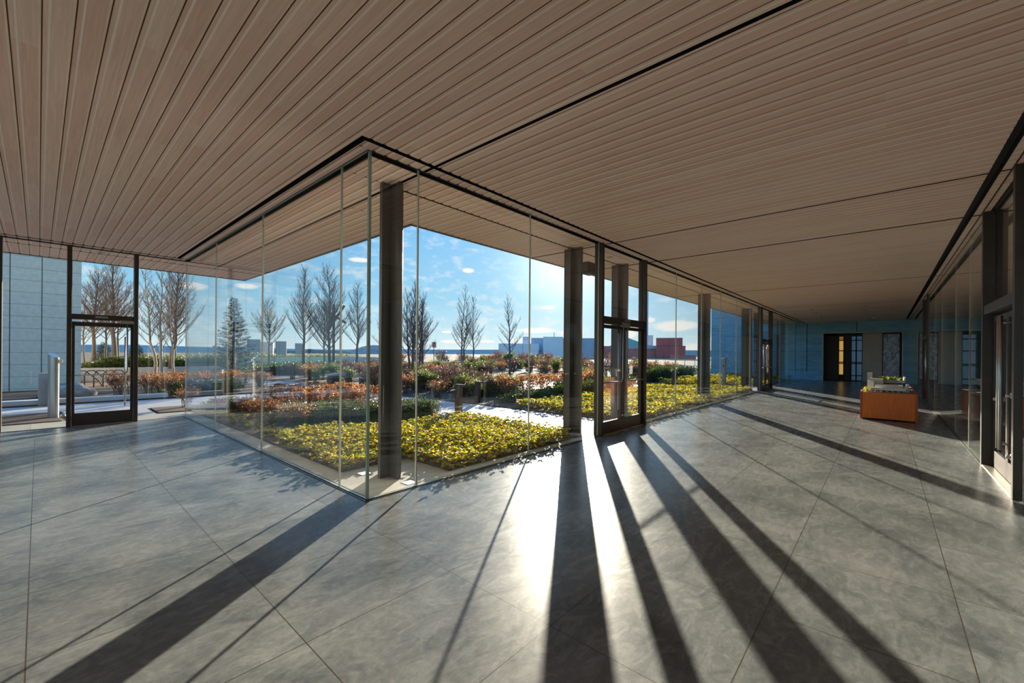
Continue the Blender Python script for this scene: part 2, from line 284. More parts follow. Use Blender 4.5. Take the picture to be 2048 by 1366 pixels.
# ------------------------------------------------------------------ mesh builder
class MB:
    def __init__(s): s.v = []; s.f = []; s.m = []
    def add(s, vs, fs, mi=0):
        o = len(s.v); s.v.extend([tuple(p) for p in vs]); s.f.extend([tuple(i + o for i in f) for f in fs]); s.m.extend([mi] * len(fs)); return s
    def box(s, x0, x1, y0, y1, z0, z1, mi=0, mis=None):
        vs = [(x0, y0, z0), (x1, y0, z0), (x1, y1, z0), (x0, y1, z0), (x0, y0, z1), (x1, y0, z1), (x1, y1, z1), (x0, y1, z1)]
        fs = [(0, 3, 2, 1), (4, 5, 6, 7), (0, 1, 5, 4), (1, 2, 6, 5), (2, 3, 7, 6), (3, 0, 4, 7)]
        o = len(s.v); s.v.extend(vs); s.f.extend([tuple(i + o for i in f) for f in fs]); s.m.extend(mis if mis else [mi] * 6); return s
    def bbox(s, x0, x1, y0, y1, z0, z1, b=.004, mi=0):
        """box with bevelled vertical and horizontal edges (chamfer b)"""
        pts = []
        for z, k in ((z0, b), (z0 + b, 0), (z1 - b, 0), (z1, b)):
            a, c = x0 + k, x1 - k; d, e = y0 + k, y1 - k
            ring = [(a + b, d), (c - b, d), (c, d + b), (c, e - b), (c - b, e), (a + b, e), (a, e - b), (a, d + b)]
            pts.append([(x, y, z) for x, y in ring])
        vs = [p for r in pts for p in r]; fs = []
        for r in range(3):
            for i in range(8):
                j = (i + 1) % 8; fs.append((r * 8 + i, r * 8 + j, r * 8 + 8 + j, r * 8 + 8 + i))
        fs.append(tuple(range(7, -1, -1))); fs.append(tuple(24 + i for i in range(8)))
        return s.add(vs, fs, mi)
    def prism(s, poly, z0, z1, mi=0):
        n = len(poly); vs = [(x, y, z0) for x, y in poly] + [(x, y, z1) for x, y in poly]
        fs = [(i, (i + 1) % n, n + (i + 1) % n, n + i) for i in range(n)] + [tuple(range(n - 1, -1, -1)), tuple(range(n, 2 * n))]
        return s.add(vs, fs, mi)
    def tube(s, pts, rad, n=8, mi=0, caps=True):
        pts = [Vector(p) for p in pts]; k = len(pts)
        rads = rad if isinstance(rad, (list, tuple)) else [rad] * k
        vs = []; fs = []
        t = (pts[1] - pts[0]).normalized(); a = t.orthogonal().normalized()
        for i, p in enumerate(pts):
            if i == 0: t = (pts[1] - p)
            elif i == k - 1: t = (p - pts[i - 1])
            else: t = (pts[i + 1] - pts[i - 1])
            t.normalize(); a = (a - t * a.dot(t)); a = a.normalized() if a.length > 1e-6 else t.orthogonal().normalized(); c = t.cross(a)
            for j in range(n):
                an = 2 * math.pi * j / n; vs.append(p + (a * math.cos(an) + c * math.sin(an)) * rads[i])
        for i in range(k - 1):
            for j in range(n):
                j2 = (j + 1) % n; fs.append((i * n + j, i * n + j2, (i + 1) * n + j2, (i + 1) * n + j))
        if caps: fs.append(tuple(range(n - 1, -1, -1))); fs.append(tuple((k - 1) * n + j for j in range(n)))
        return s.add(vs, fs, mi)
    def lathe(s, cx, cy, prof, n=24, mi=0, sy=1.0):
        vs = []; fs = []
        for r, z in prof:
            for j in range(n):
                a = 2 * math.pi * j / n; vs.append((cx + r * math.cos(a), cy + r * sy * math.sin(a), z))
        k = len(prof)
        for i in range(k - 1):
            for j in range(n):
                j2 = (j + 1) % n; fs.append((i * n + j, i * n + j2, (i + 1) * n + j2, (i + 1) * n + j))
        fs.append(tuple(range(n - 1, -1, -1))); fs.append(tuple((k - 1) * n + j for j in range(n)))
        return s.add(vs, fs, mi)
    def build(s, name, mats, parent=None, smooth=False):
        me = D.meshes.new(name); me.from_pydata(s.v, [], s.f)
        for m in (mats if isinstance(mats, (list, tuple)) else [mats]): me.materials.append(m)
        if any(s.m): me.polygons.foreach_set('material_index', s.m)
        if smooth: me.polygons.foreach_set('use_smooth', [True] * len(s.f))
        me.update(); o = D.objects.new(name, me); COL.objects.link(o)
        if parent: o.parent = parent; o.matrix_parent_inverse = Matrix.Identity(4)
        return o

def fast_mesh(name, verts, faces, mats, parent=None, smooth=False):
    """verts (n,3) array, faces (m,4) array"""
    me = D.meshes.new(name); nv, nf = len(verts), len(faces); k = faces.shape[1]
    me.vertices.add(nv); me.vertices.foreach_set('co', np.asarray(verts, dtype=np.float32).ravel())
    me.loops.add(nf * k); me.loops.foreach_set('vertex_index', faces.astype(np.int32).ravel())
    me.polygons.add(nf); me.polygons.foreach_set('loop_start', np.arange(0, nf * k, k, dtype=np.int32)); me.polygons.foreach_set('loop_total', np.full(nf, k, dtype=np.int32))
    if smooth: me.polygons.foreach_set('use_smooth', np.ones(nf, dtype=bool))
    for m in (mats if isinstance(mats, (list, tuple)) else [mats]): me.materials.append(m)
    me.update(calc_edges=True); me.validate()
    o = D.objects.new(name, me); COL.objects.link(o)
    if parent: o.parent = parent
    return o

def tag(o, label=None, cat=None, group=None, kind=None):
    if label: o['label'] = label
    if cat: o['category'] = cat
    if group: o['group'] = group
    if kind: o['kind'] = kind
    return o
def thing(name, loc, label, cat, group=None, kind=None, rz=0.0):
    o = D.objects.new(name, None); COL.objects.link(o); o.location = loc; o.rotation_euler = (0, 0, rz); o.empty_display_size = .1
    return tag(o, label, cat, group, kind)
def copy_tree(o, parent=None):
    c = o.copy(); COL.objects.link(c)
    if parent: c.parent = parent
    for ch in list(o.children): copy_tree(ch, c)
    return c

H = 3.76
GX, GY = 2.37, 4.18          # glass corner of the courtyard
YD = 12.65                   # wall line of the door at the end of the left arm
YR = -1.13                   # glass wall on the right
XF = 33.9                    # far stone wall
EX, EY, EO = 4.16, 5.99, 14.63   # eaves

# ------------------------------------------------------------------ room shell
fl = MB(); fl.prism([(-6, -8), (XF, -8), (XF, GY), (GX, GY), (GX, YD), (-6, YD)], -.2, 0.0)
tag(fl.build('floor', M['floor']), 'grey bluestone tile floor streaked with long shadows', 'floor', kind='structure')

# ceiling: long planks with a stepped groove between them, cut into panels by black slots
xs_slots = [3.05, 7.4, 9.5, 15.85, 22.2, 24.5, 29.6]
def planks(mb, x0, x1, y0, y1, nosk=''):
    vx = []; i0 = math.floor(x0 / PITCH) - 1; i1 = math.ceil(x1 / PITCH) + 1
    for i in range(i0, i1):
        b = i * PITCH
        segs = [(b + .000, b + .007, .018, .018, 1), (b + .007, b + .0071, .018, .006, 1), (b + .0071, b + .031, .007, .007, 0), (b + .031, b + .042, .007, 0, 2), (b + .042, b + .136, 0, 0, 0), (b + .136, b + .148, 0, .007, 2), (b + .148, b + .1481, .006, .018, 1)]
        for a, c, za, zc, mi in segs:
            a2, c2 = max(a, x0), min(c, x1)
            if c2 <= a2: continue
            mb.add([(a2, y0, H + za), (c2, y0, H + zc), (c2, y1, H + zc), (a2, y1, H + za)], [(0, 3, 2, 1)], mi)
    for (k, a, c, d, e) in (('s', x0, x1, y0, y0), ('n', x0, x1, y1, y1), ('w', x0, x0, y0, y1), ('e', x1, x1, y0, y1)):
        if k in nosk: continue
        mb.add([(a, d, H + .0), (c, e, H + .0), (c, e, H + .09), (a, d, H + .09)], [(0, 1, 2, 3)], 3)
sw = .022
def cells(x0, x1):
    c = [x0] + [s for s in xs_slots if x0 < s < x1] + [x1]
    return [(c[i] + (sw if i else 0), c[i + 1] - (sw if i < len(c) - 2 else 0)) for i in range(len(c) - 1)]
cb = MB()
SLX, SLY = (2.13, 2.20), (3.91, 3.975)      # inner slots parallel to the two glass walls
RS = (-1.0, -.90)                           # slot along the right glass wall
for a, b in cells(-9, XF): planks(cb, a, b, -8, -1.24)
for a, b in cells(-9, XF): planks(cb, a, b, -1.16, RS[0])
for a, b in cells(-9, XF): planks(cb, a, b, RS[1], SLY[0], '' if a > 2.2 else 'n')
cb.add([(SLX[0], SLY[0], H), (3.05 - sw, SLY[0], H), (3.05 - sw, SLY[0], H + .09), (SLX[0], SLY[0], H + .09)], [(0, 1, 2, 3)], 3)
planks(cb, -9, SLX[0], SLY[0], 12.36, 's')
for a, b in cells(SLX[1], XF): planks(cb, a, b, SLY[1], GY - .055)
planks(cb, SLX[1], GX - .055, GY - .055, 12.36)
planks(cb, -9, GX - .055, 12.42, YD - .05)
cb.build('ceiling', [M['ceil'], M['groove'], M['bevel'], M['recess']])
tag(D.objects['ceiling'], 'pinkish brown plank ceiling with black slots', 'ceiling', kind='structure')
so = MB()
for a, b in cells(GX + .055, XF): planks(so, a, b, GY + .055, 4.81 if a > 2.4 else 4.81)
for a, b in cells(3.05 + sw, XF): planks(so, a, b, 4.85, EY)
planks(so, GX + .055, 3.05 - sw, 4.81, YD - .0)
planks(so, 3.05 + sw, EX, EY, 13.2)
planks(so, -9, 3.05 - sw, YD + .05, 13.2)
planks(so, -9, EX, 13.24, EO)
so.build('ceiling', [M['ceil'], M['groove'], M['bevel'], M['recess']])
tag(D.objects['ceiling.001'], 'wood plank soffit outside the glass under the roof overhang', 'soffit', kind='structure')
rf = MB()
rf.prism([(-9, -8), (XF, -8), (XF, EY), (EX, EY), (EX, EO), (-9, EO)], H + .09, H + .42, 0)
tag(rf.build('ceiling_recess', M['recess']), 'black void above the ceiling slots', 'roof', kind='structure')
fa = MB()
fa.box(EX - .02, XF, EY - .02, EY + .02, H - .015, H + .16); fa.box(EX - .02, EX + .02, EY, EO + .02, H - .015, H + .16); fa.box(-9, EX + .02, EO - .02, EO + .02, H - .015, H + .16)
tag(fa.build('trim_1', M['fascia']), 'thin metal fascia along the roof edge', 'fascia', kind='structure')

# walls
w = MB(); w.box(-9.3, XF, -8.3, -8, 0, H + .09); tag(w.build('wall_back', M['bstone']), 'dark wall behind the right hand glass', 'wall', kind='structure')
w = MB()
OY0, OY1, OZ = -.78, 2.98, 3.06
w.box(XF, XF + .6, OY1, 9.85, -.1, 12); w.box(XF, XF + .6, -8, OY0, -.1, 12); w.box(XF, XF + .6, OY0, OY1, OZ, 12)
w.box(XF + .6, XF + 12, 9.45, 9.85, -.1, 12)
tag(w.build('wall_far', M['fstone']), 'grey slate wall, sky blue put into its colour, closing the far end of the hall', 'wall', kind='structure')
w = MB(); w.box(XF + 1.6, XF + 1.8, OY0 - .5, OY1 + .5, 0, OZ + .3); w.box(XF + .6, XF + 1.6, OY0 - .1, OY0, 0, OZ + .2); w.box(XF + .6, XF + 1.6, OY1, OY1 + .1, 0, OZ + .2); w.box(XF + .6, XF + 1.6, OY0, OY1, OZ, OZ + .1)
w.box(XF, XF + 1.6, OY0, OY1, -.1, 0.001)
tag(w.build('wall_recess', M['black']), 'black lined recess in the far slate wall', 'wall', kind='structure')
w = MB(); w.box(XF - .015, XF + .02, OY0 - .05, OY0, 0, OZ + .05); w.box(XF - .015, XF + .02, OY1, OY1 + .05, 0, OZ + .05); w.box(XF - .015, XF + .02, OY0, OY1, OZ, OZ + .05)
tag(w.build('trim_2', M['alu']), 'thin pale frame round the far opening', 'trim', kind='structure')
w = MB(); w.box(XF + .9, XF + 1.0, .10, 1.05, 0, OZ); tag(w.build('wall_panel', M['beige']), 'beige panel wall beside the black far door', 'wall', kind='structure')
w = MB(); w.box(XF - .03, XF, 4.3, 9.85, 3.62, 3.66); tag(w.build('trim_3', M['alu']), 'pale ledge line on the slate wall outside', 'trim', kind='structure')
w = MB(); w.box(XF - .02, XF, 4.52, 4.56, 0, H); w.box(XF-.012, XF, 3.85, 3.88, .5, H); tag(w.build('trim_4', M['black']), 'narrow black joint down the slate wall', 'trim', kind='structure')

# far black door inside the recess
dr = thing('door_4', (XF + 1.0, 2.0, 0), 'black framed glazed door in the far slate wall opening', 'door', kind='structure')
def part(mb, name, mat, par, smooth=False, label=None):
    o = mb.build(name, mat, None, smooth); o.parent = par
    o.matrix_parent_inverse = Matrix.Translation(-Vector(par.location)) if par.type == 'EMPTY' and par.rotation_euler.z == 0 else par.matrix_world.inverted()
    if label: o['label'] = label
    return o
mb = MB()
X = XF + 1.0
for y in (2.26, 1.98, 1.62, 1.36, 1.05): mb.box(X - .05, X + .03, y - .035, y + .035, 0, 2.9)
for z in (.02, .35, 1.12, 1.2, 1.95, 2.62, 2.9): mb.box(X - .05, X + .03, 1.05, 2.26, z - .03, z + .03)
mb.box(X - .05, X + .03, 2.29, 2.98, 0, OZ); mb.box(X - .05, X + .03, 1.05, 2.98, 2.93, OZ)
part(mb, 'frame', M['black'], dr)
for y0, y1, m_, z0, z1 in ((2.015, 2.225, 'warmpane', .4, 2.6), (2.015, 2.225, 'orangepane', 2.65, 2.88), (1.395, 1.585, 'coolpane', .05, 2.88), (1.085, 1.325, 'coolpane', .05, 2.88), (1.66, 1.94, 'black', .05, 2.88)):
    part(MB().box(X - .01, X, y0, y1, z0, z1), 'pane', M[m_], dr)
pc = MB(); pc.box(XF + .84, XF + .88, -.68, .06, .25, 2.98)
o = pc.build('reflecting_panel', M['reflection_panel']); tag(o, 'tall mottled grey and white panel with a painted reflection beside the beige panel', 'reflection_panel')
fr = MB()
for y0, y1, z0, z1 in ((-.72, -.68, .2, 3.02), (.06, .10, .2, 3.02), (-.68, .06, .2, .25), (-.68, .06, 2.98, 3.02)): fr.box(XF + .82, XF + .9, y0, y1, z0, z1)
fr.build('frame', M['black'], None).parent = o
mb = MB(); mb.box(XF + .9, XF + 1.0, -.78, .10, 0, OZ); tag(mb.build('wall_panel_dark', M['bstone']), 'dark backing wall behind the tall panel', 'wall', kind='structure')

# ------------------------------------------------------------------ glass walls
wn = [0]
GT = .019
def pane(axis, c, a, b, side=0, label='glass pane', z0=.012, z1=H + .03, jt=True):
    wn[0] += 1
    mb = MB(); g = .006
    if axis == 'x':   # pane runs along x at y=c
        mb.box(a + g, b - g, c - GT / 2, c + GT / 2, z0, z1, mis=[1, 1, 0, 1, 0, 1])
    else:
        mb.box(c - GT / 2, c + GT / 2, a + g, b - g, z0, z1, mis=[1, 1, 1, 0, 1, 0])
    o = mb.build('window_%d' % wn[0], [M['glass'], M['gedge']]); tag(o, label, 'window', kind='structure')
    if jt:
        j = MB()
        if axis == 'x': j.box(b - .007, b + .007, c - GT / 2 - .001, c + GT / 2 + .001, z0, z1)
        else: j.box(c - GT / 2 - .001, c + GT / 2 + .001, b - .007, b + .007, z0, z1)
        k = j.build('silicone_joint', M['silicone']); k.parent = o
    return o
ly = [GY, 4.81, 7.43, 10.08, YD]
for i in range(4): pane('y', GX, ly[i], ly[i + 1], label='tall frameless glass pane %s of the courtyard left wall' % ('at the near corner', 'second from the corner', 'third from the corner', 'next to the end door')[i])
J1, J2 = 7.28, 9.25          # door jamb centres
rx = [GX, 3.0, 5.12, J1 - .035]
for i in range(3): pane('x', GY, rx[i], rx[i + 1], label='tall frameless glass pane %s of the courtyard right wall' % ('at the near corner', 'second from the corner', 'just left of the double door')[i], jt=i < 2)
K1, K2 = 21.5, 23.8
rx = [J2 + .035, 11.32, 13.4, 15.4, 17.45, 19.6, K1 - .035]
for i in range(6): pane('x', GY, rx[i], rx[i + 1], label='tall glass pane %s right of the courtyard double door' % ('first', 'second', 'third', 'fourth', 'fifth', 'sixth')[i], jt=i < 5)
rx = [K2 + .035, 26.2, 28.6, 31.2, XF]
for i in range(4): pane('x', GY, rx[i], rx[i + 1], label='tall glass pane %s beyond the far double door' % ('first', 'second', 'third', 'fourth')[i])
for i in range(7): pane('y', -6, -8 + i * 2.95, -8 + (i + 1) * 2.95, label='glass pane of the open end of the hall, %s from the back' % ('first', 'second', 'third', 'fourth', 'fifth', 'sixth', 'seventh')[i], jt=i < 6)
# corner seal where the two glass walls meet
mb = MB(); mb.box(GX - .016, GX + .012, GY - .016, GY + .012, .012, H + .03); tag(mb.build('trim_5', M['gedge']), 'green glass edge at the courtyard corner', 'trim', kind='structure')
# floor tracks and ceiling channels
def track(axis, c, a, b):
    mb = MB()
    for d0, d1, mi, z in ((-.045, -.034, 0, .004), (-.034, -.012, 1, .003), (-.012, .012, 0, .006), (.012, .034, 1, .003), (.034, .045, 0, .004)):
        if axis == 'x': mb.box(a, b, c + d0, c + d1, -.01, z, mi)
        else: mb.box(c + d0, c + d1, a, b, -.01, z, mi)
    return mb
n = 10
for nm, ax, c, a, b in (('left courtyard glass', 'y', GX, GY - .045, YD), ('right courtyard glass', 'x', GY, GX, J1 - .04), ('glass beyond the door', 'x', GY, J2 + .04, K1 - .04), ('glass near the far wall', 'x', GY, K2 + .04, XF), ('right hand glass', 'x', YR, 9.36, 20.3), ('end door wall', 'x', YD, -9, .38)):
    o = track(ax, c, a, b).build('trim_%d' % n, [M['track'], M['tracklip']]); tag(o, 'black floor track under the ' + nm, 'floor track', kind='structure'); n += 1
mb = MB()   # glazing channel lips in the ceiling
for c, a, b in ((GY, GX, XF),): mb.box(a, b, c - .055, c - .045, H - .006, H + .06); mb.box(a, b, c + .045, c + .055, H - .006, H + .06)
mb.box(GX - .055, GX - .045, GY - .055, YD, H - .006, H + .06); mb.box(GX + .045, GX + .055, GY + .05, YD, H - .006, H + .06)
mb.box(-9, GX, YD - .055, YD - .045, H - .006, H + .06); mb.box(-9, GX, YD + .045, YD + .055, H - .006, H + .06)
tag(mb.build('trim_20', M['bronze']), 'dark channel holding the glass at the ceiling', 'trim', kind='structure')
# end wall glass of the left arm
mb_x = [-6, -4.7, -2.6, -.565]
for i in range(3): pane('x', YD, mb_x[i], mb_x[i + 1], label='end wall glass pane %s' % ('third left of the post', 'second left of the post', 'first left of the post')[i])
pane('x', YD, -.465, .385, label='narrow end wall glass pane left of the single door', jt=False)
pane('x', YD, 1.49, GX, label='end wall glass pane right of the single door', jt=False)
mb = MB(); mb.bbox(-.565, -.465, YD - .09, YD + .09, 0, H); tag(mb.build('mullion_post', M['bronze']), 'dark bronze post at the far left edge of the end wall', 'post')
# right hand glass wall
rr = [9.36, 10.92, 12.86, 15.75, 17.8, 20.3]
for i in range(5): pane('x', YR, rr[i], rr[i + 1], label='right hand glass pane %s beyond the near door' % ('first', 'second', 'third', 'fourth', 'fifth')[i], jt=i < 4)
rr = [22.55, 25, 27.5, 30.2, XF]
for i in range(4): pane('x', YR, rr[i], rr[i + 1], label='right hand glass pane %s beyond the far door' % ('first', 'second', 'third', 'fourth')[i])
rr = [-6, -4.6, -2.4, -.2, 2.0, 4.2, 5.8, 7.28]
for i in range(7): pane('x', YR, rr[i], rr[i + 1], label='right hand glass pane before the tall bronze door, number %s' % ('seven', 'six', 'five', 'four', 'three', 'two', 'one')[i], jt=i < 6)
mb = MB()
mb.box(-9, XF, YR - .055, YR - .04, H - .006, H + .06); mb.box(-9, XF, YR + .04, YR + .055, H - .006, H + .06)
tag(mb.build('trim_21', M['bronze']), 'dark ceiling channel over the right hand glass', 'trim', kind='structure')

# ------------------------------------------------------------------ doors
dn = [0]
def rod_handle(par, x, y, zt, zb, xe, col='steel', r=.015, name='push_bar', inset=.045):
    """rod from the door head down, bent to a horizontal bar that ends at the hinge stile"""
    s = 1 if xe > x else -1; R_ = .09
    pts = [(x, y, zt), (x, y, zb + R_)] + [(x + s * R_ * (1 - math.cos(a)), y, zb + R_ * (1 - math.sin(a))) for a in (R(15), R(30), R(45), R(60), R(75), R(90))] + [(xe, y, zb)]
    part(MB().tube(pts, r, 10), name, M[col], par, True)
def leaf(par, x0, x1, y, hinge, zt=2.12, zb=.25, st=.07, t=.045):
    lf = D.objects.new('leaf', None); COL.objects.link(lf); lf.parent = par; lf.matrix_parent_inverse = Matrix.Translation(-Vector(par.location))
    mb = MB(); mb.bbox(x0, x0 + st, y - t / 2, y + t / 2, .012, 2.19, .003); mb.bbox(x1 - st, x1, y - t / 2, y + t / 2, .012, 2.19, .003)
    mb.bbox(x0 + st, x1 - st, y - t / 2, y + t / 2, .012, zb, .003); mb.bbox(x0 + st, x1 - st, y - t / 2, y + t / 2, zt, 2.19, .003)
    f = mb.build('leaf_frame', M['bronze']); f.parent = lf
    g = MB().box(x0 + st - .005, x1 - st + .005, y - .006, y + .006, zb - .005, zt + .005, mis=[1, 1, 0, 1, 0, 1]).build('leaf_glass', [M['glass'], M['gedge']]); g.parent = lf
    return lf
def jamb(par, xc, y, d=.18, w=.07, name='jamb'): part(MB().bbox(xc - w / 2, xc + w / 2, y - d / 2, y + d / 2, 0, H, .004), name, M['bronze'], par)
def double_door(n, xa, xb, y, label, inner=-1):
    d = thing('door_%d' % n, ((xa + xb) / 2, y, 0), label, 'door', kind='structure')
    jamb(d, xa, y); jamb(d, xb, y)
    part(MB().bbox(xa + .035, xb - .035, y - .07, y + .07, 2.21, 2.35, .004), 'transom_bar', M['bronze'], d)
    part(MB().box(xa + .035, xb - .035, y - .006, y + .006, 2.35, H + .03, mis=[1, 1, 0, 1, 0, 1]), 'transom_glass', [M['glass'], M['gedge']], d)
    xm = (xa + xb) / 2; st = .07
    leaf(d, xa + .04, xm - .003, y, xa); leaf(d, xm + .003, xb - .04, y, xb)
    yi = y + inner * .065
    rod_handle(d, xm - .10, yi, 2.19, 1.03, xa + .06); rod_handle(d, xm + .10, yi, 2.19, 1.03, xb - .06)
    part(MB().bbox(xm - .17, xm + .17, yi - .02, yi + .03, 2.17, 2.27, .004), 'latch_cover', M['alu'], d)
    part(MB().bbox(xm - .05, xm + .22, yi - .012, yi + .012, 2.295, 2.335, .003), 'door_contact', M['alu'], d)
    yo = y - inner * .07
    for s in (-1, 1):
        part(MB().tube([(xm + s * .04, yo, .42), (xm + s * .04, yo, 2.05)], .014, 10), 'pull_bar', M['steel'], d, True)
        for z in (.5, 1.95): part(MB().tube([(xm + s * .04, yo, z), (xm + s * .04, y, z)], .009, 8), 'pull_standoff', M['steel'], d, True)
        part(MB().lathe(0, 0, [(.0, 0), (.022, 0), (.022, .02), (.0, .02)], 14), 'lock_cylinder', M['steel'], d).matrix_local = Matrix.Translation(Vector((s * .045, inner * .022, .31))) @ Matrix.Rotation(R(90) if inner < 0 else R(-90), 4, 'X')
    part(MB().box(xa + .035, xb - .035, y - .06, y + .06, 0, .01), 'threshold', M['thresh'], d)
    return d
double_door(1, J1, J2, GY, 'dark framed glass double door open to the courtyard path', -1)
double_door(2, K1, K2, GY, 'dark framed glass double door far along the courtyard glass', -1)
# single door, end of left arm
d3 = thing('door_3', (.94, YD, 0), 'single dark framed glass door at the end of the left arm', 'door', kind='structure')
jamb(d3, .42, YD, .18, .07); jamb(d3, 1.455, YD, .18, .07)
part(MB().bbox(.455, 1.42, YD - .06, YD + .06, 2.24, 2.35, .004), 'transom_bar', M['bronze'], d3)
part(MB().box(.455, 1.42, YD - .006, YD + .006, 2.35, H + .03, mis=[1, 1, 0, 1, 0, 1]), 'transom_glass', [M['glass'], M['gedge']], d3)
leaf(d3, .46, 1.415, YD, .46, 2.10, .27, .045)
rod_handle(d3, 1.31, YD - .065, 2.2, 1.07, .50)
part(MB().bbox(1.19, 1.40, YD - .10, YD - .05, 2.18, 2.25, .004), 'latch_cover', M['alu'], d3)
part(MB().bbox(.80, 1.0, YD - .085, YD - .06, 2.28, 2.32, .003), 'door_contact', M['alu'], d3)
part(MB().tube([(1.29, YD + .07, .36), (1.29, YD + .07, 1.9)], .016, 10), 'pull_bar', M['steel'], d3, True)
for z in (.42, 1.85): part(MB().tube([(1.29, YD + .07, z), (1.29, YD, z)], .009, 8), 'pull_standoff', M['steel'], d3, True)
part(MB().box(.455, 1.42, YD - .06, YD + .06, 0, .01), 'threshold', M['thresh'], d3)
# near door in the right hand glass
YB = YR - .085
d5 = thing('door_5', (8.33, YR, 0), 'tall bronze double door with long steel pulls at the right edge', 'door', kind='structure')
for xc in (7.31, 9.36): part(MB().bbox(xc - .05, xc + .05, YR - .15, YR + .045, 0, H, .004), 'jamb', M['bronze'], d5)
part(MB().bbox(7.36, 9.31, YR - .14, YR + .03, 2.23, 2.36, .004), 'transom_bar', M['bronze'], d5)
part(MB().box(7.36, 9.31, YR - .09, YR - .078, 2.36, H + .03, mis=[1, 1, 0, 1, 0, 1]), 'transom_glass', [M['glass'], M['gedge']], d5)
leaf(d5, 7.37, 8.332, YB, 7.37); leaf(d5, 8.338, 9.30, YB, 9.30)
for x in (8.26, 8.41):
    part(MB().tube([(x, YB + .09, .40), (x, YB + .09, 2.14)], .019, 12), 'pull_bar', M['steel'], d5, True)
    for z in (.48, 2.05): part(MB().tube([(x, YB + .09, z), (x, YB, z)], .011, 8), 'pull_standoff', M['steel'], d5, True)
for x, z in ((8.05, 1.12), (8.85, 1.02), (8.02, .36)):
    part(MB().tube([(x, YB + .02, z), (x, YB + .075, z)], .022, 12), 'lock_knob', M['steel'], d5, True)
    part(MB().bbox(x - .035, x + .035, YB + .023, YB + .036, z - .035, z + .035, .003), 'lock_plate', M['thresh'], d5)
part(MB().bbox(7.43, 7.47, YB + .02, YB + .10, .78, .93, .004), 'door_reader', M['reader'], d5)
mb = MB()
for i in range(7): mb.box(7.36, 9.31, YR - .055 + i * .014, YR - .046 + i * .014, 0, .012)
mb.box(7.36, 9.31, YR - .13, YR + .045, 0, .005)
part(mb, 'threshold_grate', M['thresh'], d5)
# far door of right hand glass
d6 = thing('door_6', (21.4, YR, 0), 'dark framed double door far along the right hand glass behind the orange cabinet', 'door', kind='structure')
for xc in (20.35, 22.5): part(MB().bbox(xc - .05, xc + .05, YR - .15, YR + .045, 0, H, .004), 'jamb', M['bronze'], d6)
part(MB().bbox(20.4, 22.45, YR - .14, YR + .03, 2.23, 2.36, .004), 'transom_bar', M['bronze'], d6)
part(MB().box(20.4, 22.45, YR - .09, YR - .078, 2.36, H + .03, mis=[1, 1, 0, 1, 0, 1]), 'transom_glass', [M['glass'], M['gedge']], d6)
leaf(d6, 20.41, 21.42, YB, 20.4); leaf(d6, 21.43, 22.44, YB, 22.4)
for x in (21.35, 21.5): part(MB().tube([(x, YB + .09, .40), (x, YB + .09, 2.14)], .019, 12), 'pull_bar', M['steel'], d6, True)

# card reader fixed to the outer door jamb, loudspeaker above door, exit light
o = MB().bbox(J2 + .035, J2 + .115, GY + .02, GY + .07, 1.2, 1.42, .006).build('card_reader', M['reader']); tag(o, 'small black card reader fixed outside the courtyard door jamb', 'card reader')
sp = thing('loudspeaker', (7.02, 4.42, 3.32), 'black loudspeaker fixed high on the column beside the courtyard door', 'speaker')
part(MB().bbox(7.17, 7.45, 4.36, 4.54, 3.19, 3.43, .02), 'speaker_body', M['reader'], sp)
part(MB().tube([(7.31, 4.54, 3.31), (7.31, 4.60, 3.31)], .02, 8), 'bracket', M['bronze'], sp)

# ------------------------------------------------------------------ cruciform columns
def column(x, y, label):
    c = thing('steel_column', (x, y, 0), label, 'column', 'cruciform steel columns outside the courtyard glass')
    ax, ay, t = .148, .20, .024
    part(MB().bbox(x - ax, x + ax, y - t, y + t, 0, H, .003), 'web_plate', M['column'], c)
    part(MB().bbox(x - t, x + t, y - ay, y + ay, 0, H, .003), 'cross_plate', M['column'], c)
    for s in (-1, 1):
        part(MB().bbox(x + s * ax - .007, x + s * ax + .007, y - t - .007, y + t + .007, 0, H, .002), 'flange', M['column'], c)
        part(MB().bbox(x - t - .007, x + t + .007, y + s * ay - .007, y + s * ay + .007, 0, H, .002), 'flange', M['column'], c)
for x, l in ((3.03, 'dark steel column just behind the courtyard glass corner'), (7.28, 'dark steel column just left of the courtyard double door'), (9.31, 'dark steel column seen through the courtyard double door'),
             (15.66, 'dark steel column beyond the yellow bed right of the double door'), (21.79, 'dark steel column before the far double door'), (24.2, 'dark steel column behind the far double door'), (30.4, 'dark steel column nearest the far slate wall')):
    column(x, 4.79, l)

# ------------------------------------------------------------------ ceiling downlights
def downlight(x, y, lit, label, group):
    t = thing('downlight', (x, y, H), label, 'ceiling light', group)
    part(MB().lathe(x, y, [(.045, H - .001), (.06, H - .004), (.072, H - .001), (.072, H + .01), (.045, H + .01)], 20), 'ring', M['alu'] if lit else M['bronze'], t)
    part(MB().lathe(x, y, [(.0, H - .0005), (.046, H - .0005), (.046, H + .004), (0, H + .004)], 20), 'lens', M['led'] if lit else M['recess'], t)
downlight(8.43, 4.6, True, 'lit downlight in the soffit above the courtyard double door', 'lit soffit downlights')
downlight(.91, 13.0, True, 'lit downlight in the soffit above the single door', 'lit soffit downlights')
downlight(3.7, 14.0, True, 'lit downlight near the outer left corner of the soffit', 'lit soffit downlights')
for y in (-2.6,):
    for x in (8.2, 11.2, 14.2, 17.2, 20.2): downlight(x, y, True, 'lit downlight in the ceiling behind the right hand glass', 'lit downlights behind the right hand glass')
